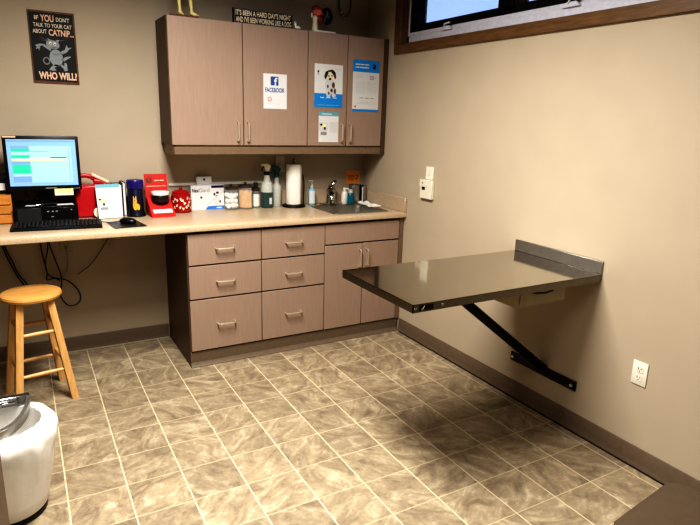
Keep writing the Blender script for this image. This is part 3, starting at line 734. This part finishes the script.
r = thing('red_display', 'red cardboard display stand holding a round jar with white lid', 'display stand', (-1.638, -.185, Z), .05)
m = MB(); rot2 = Matrix.Rotation(math.radians(-6), 3, 'X')
m.box(-.072, .072, .055, .059, .003, .260, rot=rot2, at=(0, .055, 0)); m.build('back_card', M_redp, r)
m = MB(); m.prism([(-.085, 0), (.050, 0), (.050, .112), (.030, .112), (-.085, .022)], -.074, .074, 'x', .002); m.build('sloped_tray', M_redp, r)
def tr(name, polys, mm, lay):
    mb = MB()
    for p in polys: mb.prism(p, .0538-lay*.0007, .0544-lay*.0007)
    o = mb.build(name, mm, r)
    for v in o.data.vertices: v.co = rot2 @ (v.co-Vector((0, .055, 0)))+Vector((0, .055, 0))
tr('emblem', [ell(-.042, .222, .020, .022)], M_rust, 0); tr('emblem_centre', [ell(-.038, .226, .010, .010)], M_redp, 1)
tr('emblem_dot', [ell(-.036, .226, .004, .005)], M_ink, 2)
tr('card_writing', [rect(-.01, .02, .214, .221), rect(.024, .05, .214, .221), rect(-.062, .062, .180, .184)], M_peach, 0)
sl = math.atan2(.09, .115); nrm = Vector((0, -math.sin(sl), math.cos(sl)))
m = MB(); R3 = Matrix.Rotation(sl, 3, 'X')
m.box(-.06, .06, .006, .038, .0005, .0025, rot=R3, at=(0, 0, 0))
o = m.build('white_card', M_paper, r); o.location = (0, -.085, .022)
m = MB(); m.lathe([(.050, .0), (.054, .006), (.054, .040), (.05, .046)], 0, 0, 28); o = m.build('jar', mat('brown_treats', (44, 30, 26), .35, var=.4, scale=90), r); o.location = (.004, .0, .088)
m = MB(); m.lathe([(.055, .046), (.056, .050), (.056, .064), (.050, .068), (0, .068)], 0, 0, 28); o = m.build('jar_lid', M_white, r); o.location = (.004, .0, .088)

r = thing('treat_jar', 'red ceramic treat canister patterned with white bones', 'canister', (-1.480, -.095, Z))
m = MB(); m.lathe([(.058, 0), (.065, .006), (.067, .03), (.067, .095), (.063, .118), (.054, .126)], 0, 0, 36); m.build('canister_body', M_redc, r)
m = MB(); m.lathe([(.0555, .1265), (.057, .130), (.057, .136), (.045, .144), (.014, .149), (.009, .152), (.012, .160), (.008, .167), (0, .168)], 0, 0, 32); m.build('lid', M_redc, r)
m = MB()
def bone(m, th, z, tilt, L=.013, R=.0677):
    for k in (-1, 0, 1):
        cx = k*L*math.cos(tilt); cz = z+k*L*math.sin(tilt)
        if k == 0:
            n = 8; vs = []
            for i, (a, c) in enumerate([(-L, -.003), (L, -.003), (L, .003), (-L, .003)]):
                x = a*math.cos(tilt)-c*math.sin(tilt); zz = z+a*math.sin(tilt)+c*math.cos(tilt); t_ = th+x/R
                vs.append(m.b.verts.new((R*math.sin(t_), -R*math.cos(t_), zz)))
            m.b.faces.new(vs)
        else:
            for q in (-1, 1):
                x0_ = cx-q*.0045*math.sin(tilt); z0_ = cz+q*.0045*math.cos(tilt); vs = []
                for i in range(9):
                    a = 2*PI*i/9; t_ = th+(x0_+.0055*math.cos(a))/R; vs.append(m.b.verts.new((R*1.001*math.sin(t_), -R*1.001*math.cos(t_), z0_+.0055*math.sin(a))))
                m.b.faces.new(vs)
for th, z, ti in [(-.95, .085, .8), (-.5, .045, -.5), (-.45, .09, .3), (0, .075, -.9), (.1, .035, .4), (.55, .06, 1.1), (.6, .095, -.3), (1.0, .04, .7), (-1.1, .035, 0.2), (1.3, .08, -.8)]: bone(m, th, z, ti)
m.build('bone_pattern', M_cream, r)

r = thing('product_box', 'large white product box with a dog photo and blue corner', 'box', (-1.292, -.073, Z), .005)
m = MB(); m.box(-.116, .116, 0, .03, 0, .172, .001); m.build('carton', M_paper, r)
text('Nex', -.108, -.062, .124, .151, -.0016, M_navy, r, bold=.015); text('Gard', -.060, .012, .124, .151, -.0016, M_greyp, r)
flat('top_label', [rect(.026, .114, .152, .168)], M_navy, r, 1)
flat('blue_corner', [[(-.018, .003), (.114, .003), (.114, .026), (.0, .026)]], mat('mid_blue_print', (66, 130, 206), .5), r, 1)
flat('dog_photo', [[(.045, .03), (.042, .07), (.052, .085), (.046, .1), (.055, .115), (.075, .112), (.082, .095), (.078, .08), (.092, .06), (.094, .03)]], M_ltgrey, r, 1)
flat('dog_ears', [ell(.046, .108, .006, .010), ell(.068, .118, .010, .007), ell(.086, .056, .006, .008), ell(.06, .098, .004, .004)], M_ink, r, 2)
flat('dot_mark', [ell(-.046, .088, .007, .008)], M_ink, r, 1)
flat('fine_print', [rect(-.106, -.02, .112-.0, .114), rect(-.106, -.052, .082, .084), rect(-.106, -.03, .06, .062), rect(-.106, -.036, .04, .042), rect(-.106, -.05, .02, .022)], M_ltgrey, r, 1)
flat('label_chip', [rect(.06, .1, .010, .018)], M_paper, r, 2)
flat('diagonal_line', [[(-.012, .03), (-.009, .03), (.112, .128), (.112, .131)]], M_greyp, r, 1)
r = thing('small_carton', 'small white carton with black dot, peeking above the large product box', 'box', (-1.305, -.0405, Z))
m = MB(); m.box(-.052, .052, 0, .019, 0, .228, .001); m.build('carton', M_paper, r)
flat('dot_mark', [ell(0, .208, .008, .008)], M_ink, r, 1)

# jars
def glass_jar(x, y, R, h, lb, lidm, sq=False):
    r = thing('glass_jar', lb, 'jar', (x, y, Z))
    m = MB(); m.lathe([(R*.92, 0), (R, .004), (R, h*.82), (R*.86, h*.9), (R*.86, h), (R*.80, h), (R*.80, h*.9), (R*.94, h*.82), (R*.94, .008), (0, .008)], 0, 0, 28, cap=False); m.build('glass', M_clear, r)
    m = MB(); m.lathe([(R*.9, h+.0005), (R*.93, h+.004), (R*.93, h+.016), (R*.7, h+.021), (.011, h+.022), (.008, h+.027), (.011, h+.034), (0, h+.037)], 0, 0, 28); m.build('lid', lidm, r)
    return r
jl = mat('smoky_lid', (92, 84, 74), .15, .6)
r = glass_jar(-1.130, -.092, .054, .142, 'glass jar filled with white cotton balls', jl)
cb = MB()
for z in (.03, .066, .1):
    for k in range(6):
        a = k*PI/3+z*20; cb.ball((.031*math.cos(a), .031*math.sin(a), z+random.uniform(-.006, .006)), .0185, n=12)
    cb.ball((0, 0, z+.008), .018, n=12)
o = cb.build('cotton_balls', M_cotton, r)
r = glass_jar(-1.026, -.09, .055, .152, 'glass jar packed with wooden tongue depressors', jl)
st = MB()
for k in range(34):
    a = random.uniform(0, 2*PI); q = .043*math.sqrt(random.random()); x, y = q*math.cos(a), q*math.sin(a)
    h_ = .128+random.uniform(-.012, .012)
    st.box(x-.008, x+.008, y-.001, y+.001, .010, h_, 0, rot=Matrix.Rotation(random.uniform(-.5, .5), 3, 'Z'))
st.build('tongue_depressors', M_sticks, r)
r = thing('small_jar', 'small jar of white contents with a dark knobbed lid beside the sticks jar', 'jar', (-.936, -.056, Z))
m = MB(); m.lathe([(.030, 0), (.034, .004), (.034, .10), (.028, .112), (.028, .122), (.026, .122), (.026, .112), (.031, .098), (.031, .008), (0, .008)], 0, 0, 24, cap=False); m.build('glass', M_clear, r)
m = MB(); m.lathe([(.0295, .009), (.0295, .086), (.02, .094), (0, .095)], 0, 0, 24); m.build('contents', M_cotton, r)
m = MB(); m.lathe([(.031, .1225), (.031, .140), (.02, .146), (.014, .15), (.018, .165), (.014, .178), (0, .181)], 0, 0, 24); m.build('lid', mat('dark_brown_lid', (60, 50, 42), .4), r)

def spray(x, y, lb, liquid, collar, headm, R, hb, label):
    r = thing('spray_bottle', lb, 'spray bottle', (x, y, Z))
    m = MB(); m.lathe([(R*.9, 0), (R, .005), (R, .113)], 0, 0, 28); m.build('liquid_body', liquid, r)
    m = MB(); m.lathe([(R, .1132), (R, .15), (R*.9, hb-.055), (R*.62, hb-.045), (R*.56, hb-.030), (R*.50, hb)], 0, 0, 28); m.build('upper_body', M_frost, r)
    m = MB(); m.lathe([(.019, hb+.0005), (.021, hb+.003), (.020, hb+.022), (.014, hb+.024)], 0, 0, 20); m.build('collar', collar, r)
    m = MB(); m.prism([(-.012, hb+.025), (.014, hb+.025), (.026, hb+.05), (.030, hb+.066), (.012, hb+.082), (-.020, hb+.086), (-.046, hb+.080), (-.046, hb+.066), (-.018, hb+.062)], -.012, .012, 'y', .004); m.build('trigger_head', headm, r)
    m = MB(); m.tube([(-.020, 0, hb+.062), (-.034, 0, hb+.046), (-.036, 0, hb+.026)], [.006, .005, .004], 8); m.build('trigger', collar, r)
    if label:
        q = MB(); n = 6; rr = R+.0006; vs = []
        for zz in (.028, .075):
            for i in range(n): a = .05+.55*i/(n-1); vs.append(q.b.verts.new((rr*math.sin(a), -rr*math.cos(a), zz)))
        for i in range(n-1): q.b.faces.new((vs[i], vs[i+1], vs[n+i+1], vs[n+i]))
        q.build('white_label', M_paper, r)
    return r
spray(-.865, -.095, 'spray bottle half full of dark teal liquid, navy collar and pale trigger', M_tealliq, M_navy, M_ivory, .043, .235, True)
spray(-.775, -.060, 'frosted spray bottle with teal collar standing behind the dark liquid one', M_frost, M_tealp, M_tealp, .034, .212, False)

r = thing('paper_towel_holder', 'black paper towel holder with a curved arm next to the sink', 'towel holder', (-.662, -.115, Z))
m = MB(); m.lathe([(.083, 0), (.087, .004), (.085, .012), (.075, .018), (.02, .020)], 0, 0, 40); m.build('base_disc', M_black, r)
m = MB(); m.tube([(0, 0, .018), (0, 0, .325)], .006, 10); m.build('post', M_chromed, r)
m = MB(); m.ball((0, 0, .338), .011); m.lathe([(.012, .318), (.012, .324), (.006, .33)], 0, 0, 16); m.build('finial', M_chromed, r)
m = MB(); m.tube([(.076, -.01, .012), (.076, -.01, .10), (.079, -.01, .13), (.077, -.01, .19), (.068, -.01, .236)], [.004, .005, .012, .013, .004], 10, 1); m.build('tension_arm', M_black, r)
r = thing('paper_towel_roll', 'white paper towel roll standing on the black holder', 'paper towel', (-.662, -.115, Z+.0208))
m = MB(); m.lathe([(.010, 0), (.056, 0), (.057, .004), (.057, .290), (.055, .293), (.010, .293), (.010, 0)], 0, 0, 40, cap=False); m.build('roll', M_towel, r)
m = MB(); m.prism([(.0, .003), (.022, .003), (.022, .290), (0, .290)], -.0592, -.0574); m.build('loose_edge', M_towel, r)

r = thing('pump_bottle', 'slim clear pump bottle with white and blue label beside the towel holder', 'bottle', (-.498, -.085, Z))
m = MB(); m.lathe([(.026, 0), (.029, .004), (.029, .108), (.022, .122), (.012, .128)], 0, 0, 24); m.build('bottle_body', M_ltblue, r)
m = MB()
for i in range(8):
    a0 = -1.2+i*.22; a1 = a0+.22; R_ = .0296
    vs = [m.b.verts.new((R_*math.sin(a), -R_*math.cos(a), z)) for a, z in ((a0, .015), (a1, .015), (a1, .108), (a0, .108))]; m.b.faces.new(vs)
m.build('white_label', M_paper, r)
m = MB(); m.lathe([(.012, .1285), (.012, .145), (.005, .150), (.004, .175), (.010, .178), (.010, .186), (0, .187)], 0, 0, 16); m.box(-.030, .006, -.004, .004, .178, .185, .001); m.build('pump', M_frost, r)

# sink + faucet
r = thing('sink', 'stainless steel drop-in sink set into the worktop', 'sink', (0, 0, Z))
m = MB()
ox0, ox1, oy0, oy1 = SX0-.02, SX1+.025, SY0-.02, SY1+.022
ri = [(SX0+.006, SY0+.006), (SX1-.006, SY0+.006), (SX1-.006, SY1-.006), (SX0+.006, SY1-.006)]
def rr(x0, y0, x1, y1, rad, n=6):
    out = []
    for cx, cy, a0 in ((x1-rad, y0+rad, -PI/2), (x1-rad, y1-rad, 0), (x0+rad, y1-rad, PI/2), (x0+rad, y0+rad, PI)):
        for i in range(n+1):
            a = a0+PI/2*i/n; out.append((cx+rad*math.cos(a), cy+rad*math.sin(a)))
    return out
loops = []
for (ins, rad, z) in ((0, .03, .0006), (.003, .03, .005), (.018, .035, .005), (.028, .045, .0), (.032, .05, -.10), (.05, .05, -.125)):
    L_ = rr(ox0+ins, oy0+ins, ox1-ins, oy1-ins, rad); loops.append([m.b.verts.new((a, c, z)) for a, c in L_])
for a, c in zip(loops, loops[1:]):
    n = len(a)
    for i in range(n): m.b.faces.new((a[i], a[(i+1) % n], c[(i+1) % n], c[i]))
m.b.faces.new(loops[-1])
m.build('bowl', M_sink, r)
m = MB(); m.lathe([(.04, -.1245), (.04, -.121), (.028, -.1195), (0, -.122)], -.32, -.35, 24); m.build('drain', M_chrome, r)
r = thing('faucet', 'chrome single-lever faucet behind the sink', 'faucet', (-.342, -.098, Z+.0002), 0)
r.scale = (1.2, 1.2, 1.12)
m = MB(); m.box(-.072, .072, -.028, .028, 0, .012, .008, 2); m.build('deck_plate', M_chrome, r)
m = MB(); m.lathe([(.034, .012), (.030, .03), (.029, .080), (.032, .088), (.026, .104), (0, .11)], 0, 0, 24); m.build('faucet_body', M_chrome, r)
m = MB(); m.tube([(0, -.005, .06), (-.03, -.05, .092), (-.055, -.10, .095), (-.066, -.135, .08), (-.068, -.145, .05)], [.021, .019, .016, .016, .018], 14, 2); m.build('spout', M_chrome, r)
m = MB(); m.tube([(0, 0, .10), (.008, .008, .128), (.004, -.03, .152), (-.012, -.08, .168)], [.024, .021, .015, .010], 12, 1); m.build('lever', M_chrome, r)
r = thing('white_pump', 'short white bottle with a white nozzle standing behind the sink', 'bottle', (-.222, -.10, Z+.012))
r.location.z = Z+.0002
m = MB(); m.lathe([(.024, 0), (.027, .004), (.026, .075), (.018, .092), (.012, .098)], 0, 0, 20); m.build('bottle_body', M_white, r)
m = MB(); m.lathe([(.011, .0985), (.011, .112), (.014, .114), (.014, .124), (0, .127)], 0, 0, 16); m.tube([(0, 0, .118), (.024, -.012, .114), (.034, -.016, .098)], [.008, .007, .005], 8); m.build('nozzle', M_white, r)
r = thing('soap_bottle', 'small teal soap bottle with clear cap by the sink', 'bottle', (-.206, -.166, Z+.0052))
m = MB(); m.lathe([(.021, 0), (.024, .003), (.024, .075), (.018, .084)], 0, 0, 20); m.build('bottle_body', M_soap, r)
m = MB(); m.lathe([(.017, .0845), (.017, .108), (.012, .113), (0, .113)], 0, 0, 16); m.build('cap', M_frost, r)
r = thing('steel_canister', 'tall brushed steel canister in the sink corner', 'canister', (-.126, -.085, Z))
m = MB(); m.lathe([(.042, 0), (.044, .003), (.044, .142), (.041, .145), (.041, .02), (0, .02)], 0, 0, 32, cap=False); m.build('cylinder', M_steel2, r)
r = thing('slim_case', 'slim black and white upright case beside the steel canister', 'case', (-.062, -.10, Z))
m = MB(); m.box(-.018, .0, -.02, .03, 0, .142, .003); m.build('black_side', M_black, r)
m = MB(); m.box(-.013, -.004, -.0215, -.0200, 0.0, .128); m.build('white_stripe', M_paper, r)
m = MB(); m.box(.001, .034, -.018, .03, 0, .14, .006, 2); m.build('grey_side', M_steel2, r)
r = thing('folded_towel', 'flat crumpled white paper towel lying right of the sink', 'paper towel', (-.092, -.245, Z+.0005), -.10)
m = MB(); n = 14; g = [[None]*n for _ in range(n)]
for i in range(n):
    for j in range(n):
        u_, v_ = i/(n-1)-.5, j/(n-1)-.5
        g[i][j] = m.b.verts.new((u_*.085*(1+.15*math.sin(v_*9)), v_*.24, .012+.006*math.sin(u_*9+v_*7)+.004*math.sin(v_*19)+random.uniform(-.0012, .0012)))
fs = [m.b.faces.new((g[i][j], g[i+1][j], g[i+1][j+1], g[i][j+1])) for i in range(n-1) for j in range(n-1)]
ex = bmesh.ops.extrude_face_region(m.b, geom=fs)
for v in [q for q in ex['geom'] if isinstance(q, bmesh.types.BMVert)]: v.co.z = .0062
m.build('towel', M_towel, r)

# ------------------------------------------------------------------ cables under the desk
def cable(name, lb, pts, rad, mm):
    r = thing(name, lb, 'cable', (pts[0][0], 0, 0))
    m = MB(); m.tube([(a-pts[0][0], b, c) for a, b, c in pts], rad, 7, 2); m.build('cord', mm, r)
cable('power_cable', 'black cable hanging farthest left under the desk behind the stool', [(-2.55, -.02, .875), (-2.545, -.03, .761), (-2.514, -.03, .651), (-2.481, -.03, .554), (-2.45, -.03, .50), (-2.43, -.025, .40)], .0045, M_black)
cable('power_cable', 'second black cable from the left hanging under the desk', [(-2.535, -.04, .875), (-2.529, -.04, .738), (-2.501, -.04, .664), (-2.474, -.04, .567), (-2.43, -.04, .50), (-2.40, -.03, .41)], .0045, M_black)
cable('power_cable', 'black cable dropping from desk into the tangle right of the stool', [(-2.345, -.03, .875), (-2.339, -.03, .744), (-2.329, -.03, .648), (-2.313, -.03, .55), (-2.332, -.03, .507), (-2.276, -.03, .526), (-2.25, -.03, .50)], .004, M_black)
cable('power_cable', 'black cable with a round hanging loop right of the stool', [(-2.30, -.045, .875), (-2.29, -.045, .742), (-2.266, -.045, .644), (-2.237, -.045, .529), (-2.246, -.045, .462), (-2.261, -.045, .402), (-2.215, -.045, .322), (-2.155, -.045, .338), (-2.134, -.045, .386), (-2.160, -.045, .452), (-2.213, -.05, .511), (-2.277, -.055, .526), (-2.319, -.055, .553), (-2.325, -.055, .635), (-2.298, -.055, .721), (-2.29, -.055, .875)], .0038, M_black)
cable('thin_cable', 'thin grey cord hanging straight down from the outlet nearer the stool', [(-2.196, -.010, .715), (-2.195, -.025, .70), (-2.192, -.02, .633), (-2.203, -.02, .558), (-2.235, -.018, .508)], .0025, M_greyp)
cable('thin_cable', 'thin dark cord sloping from the outlet nearer the drawers to the loop', [(-1.941, -.010, .755), (-1.949, -.025, .748), (-2.012, -.02, .646), (-2.072, -.02, .575), (-2.143, -.02, .529)], .0022, M_ink)

# ------------------------------------------------------------------ stool
r = thing('wooden_stool', 'round honey-coloured wooden stool in front of the desk', 'stool', (-2.415, -.590, 0), math.radians(10))
m = MB(); m.lathe([(.0, .572), (.128, .572), (.146, .580), (.150, .592), (.146, .603), (.132, .609), (.06, .610), (0, .6095)], 0, 0, 56); m.build('seat', M_stools, r)
tops = {}; fts = {}
for i, (sx, sy) in enumerate(((-1, -1), (1, -1), (1, 1), (-1, 1))):
    T_ = Vector((sx*.072, sy*.072, .572)); F_ = Vector((sx*.138, sy*.138, 0))
    m = MB(); q = []
    for P_, hw_ in ((F_, .0185), (T_, .0185)):
        q.append([m.b.verts.new((P_.x+a*hw_, P_.y+c*hw_, P_.z)) for a, c in ((-1, -1), (1, -1), (1, 1), (-1, 1))])
    m.b.faces.new(q[0][::-1]); m.b.faces.new(q[1])
    fs = []
    for k in range(4): fs.append(m.b.faces.new((q[0][k], q[0][(k+1) % 4], q[1][(k+1) % 4], q[1][k])))
    es = [e for e in m.b.edges if abs(e.verts[0].co.z-e.verts[1].co.z) > .3]
    bmesh.ops.bevel(m.b, geom=es, offset=.004, segments=2, profile=.5, affect='EDGES')
    m.build('leg', M_stool, r)
    tops[i] = T_; fts[i] = F_
def at(i, z): return fts[i].lerp(tops[i], z/.572)
for a, c, zs in ((0, 1, (.175, .395)), (2, 3, (.175, .395)), (1, 2, (.215, .43)), (3, 0, (.215, .43))):
    for z in zs:
        P_, Q_ = at(a, z), at(c, z); m = MB(); m.tube([P_, P_.lerp(Q_, .5), Q_], [.009, .0115, .009], 12); m.build('rung', M_stool, r)

# ------------------------------------------------------------------ bin
r = thing('waste_bin', 'white bag-lined bin with a chrome ring at the left edge', 'bin', (-2.555, -1.62, 0))
m = MB(); m.lathe([(.122, 0), (.125, .003), (.125, .018), (.12, .02)], 0, 0, 40); m.build('base', M_black, r)
def wob(i, z):
    a = 2*PI*i/96; c = Vector((math.cos(a)*3.2, math.sin(a)*3.2, z*13))
    return 1+min(1, z/.25)*(.035*mnoise.noise(c)+.022*mnoise.noise(c*2.6)+(.014*mnoise.noise(c*5.5) if z > .25 else 0))
m = MB(); m.lathe([(.118, .0205), (.128, .03), (.140, .08), (.154, .15), (.162, .19), (.170, .23), (.177, .265), (.184, .30), (.188, .325), (.189, .345), (.186, .362), (.180, .377), (.171, .388), (.160, .394), (.147, .396), (.135, .387), (.130, .33), (.12, .15), (.105, .06), (0, .055)], 0, 0, 96, wob=wob); m.build('bag_liner', M_bag, r)
# D-shaped chrome ring sitting on the bag
m = MB(); pts = []
for i in range(25):
    a = -PI*i/24; pts.append((-.035+.138*math.cos(a), .125+.29*math.sin(a) if True else 0))
pin = [(-.035+(x+.035)*.90, .125+(y-.125)*.93) for x, y in pts]
poly = pts+pin[::-1]
m.prism(poly, .392, .428, 'z', .002); m.build('chrome_ring', M_steel2, r)
m = MB(); m.box(-.19, .100, .112, .140, .398, .432, .003); m.box(-.19, .060, .095, .113, .402, .428, .003); h_ = m.build('hinge_bar', M_chromed, r)
m = MB(); m.box(-.06, .05, .0925, .0955, .410, .422, .002); m.build('hinge_slot', M_chrome, h_)

# ------------------------------------------------------------------ near side cabinet and chair
r = thing('side_cabinet', 'taupe laminate cabinet edge in the lower left corner beside the bin', 'cabinet', (-2.511, -2.42, 0))
m = MB(); m.box(-.45, 0, -.42, 0, .0, .80, .002); m.build('cabinet_body', M_lamd, r)
m = MB(); m.box(-.46, .003, -.425, .003, .8002, .825, .003); m.build('cabinet_top', M_lam, r)
m = MB(); m.box(-.445, -.005, -.438, -.4205, .10, .79, .002); d = m.build('door', M_lam, r)
pull(d, -.06, .68, False, .11, -.438)

r = thing('padded_chair', 'brown vinyl padded chair seat in the lower right corner', 'chair', (-.81, -3.33, 0), math.radians(7))
m = MB(); m.prism(rr(-.205, -.24, .19, .215, .035, 6), .39, .452, 'z', .014, 4); m.build('seat', M_vinyl, r)
m = MB(); m.prism(rr(-.19, -.255, .175, -.215, .018, 4), .50, .86, 'z', .012, 3); m.build('backrest', M_vinyl, r)
for sx in (-1, 1):
    x = -.0075+sx*.17
    m = MB(); m.tube([(x, .165, 0), (x, .155, .39)], .012, 10); m.build('leg', M_blackm, r)
    m = MB(); m.tube([(x, -.235, 0), (x, -.215, .38), (x, -.218, .50), (x, -.225, .80)], .012, 10); m.build('leg', M_blackm, r)

# ------------------------------------------------------------------ light
def area(name, loc, size, sy, power, col, rot=(0, 0, 0), spread=180):
    l = bpy.data.lights.new(name, 'AREA'); l.shape = 'RECTANGLE'; l.size = size; l.size_y = sy; l.energy = power; l.color = col
    l.spread = math.radians(spread)
    o = bpy.data.objects.new(name, l); COL.objects.link(o); o.location = loc; o.rotation_euler = rot
    return o
WARM = (1.0, .982, .95)
area('ceiling_troffer_light', (-1.74, -2.0, H-.02), .6, 1.2, 81, WARM, spread=157)
area('ceiling_troffer_light', (-2.2, -3.45, H-.02), .6, 1.0, 16, WARM, spread=155)
w = bpy.data.worlds.new('sky'); S.world = w; w.use_nodes = True
nt = w.node_tree; bg = nt.nodes['Background']
tc = nt.nodes.new('ShaderNodeTexCoord'); nz = nt.nodes.new('ShaderNodeTexNoise'); nz.inputs['Scale'].default_value = 2.5
rp = nt.nodes.new('ShaderNodeValToRGB'); rp.color_ramp.elements[0].position = .35; rp.color_ramp.elements[1].position = .7
rp.color_ramp.elements[0].color = rgb(128, 164, 224)+(1,); rp.color_ramp.elements[1].color = rgb(196, 212, 240)+(1,)
nt.links.new(tc.outputs['Generated'], nz.inputs[0]); nt.links.new(nz.outputs[0], rp.inputs[0]); nt.links.new(rp.outputs[0], bg.inputs[0])
bg.inputs[1].default_value = 1.0

# ------------------------------------------------------------------ camera
cd = bpy.data.cameras.new('camera'); cam = bpy.data.objects.new('camera', cd); COL.objects.link(cam)
R_ = Vector((0.869, -0.495, 0.030)); F_ = Vector((0.486, 0.839, -0.244)).normalized()
R_ = (R_-F_*R_.dot(F_)).normalized(); U_ = R_.cross(F_)
mw = Matrix((R_, U_, -F_)).transposed().to_4x4(); mw.translation = Vector((-2.394, -3.968, 1.555)); cam.matrix_world = mw
cd.sensor_width = 36; cd.lens = 568.3*36/700; cd.clip_start = .05
S.camera = cam
S.view_settings.view_transform = 'Standard'
S.view_settings.look = 'Very High Contrast'
S.view_settings.exposure = 0.
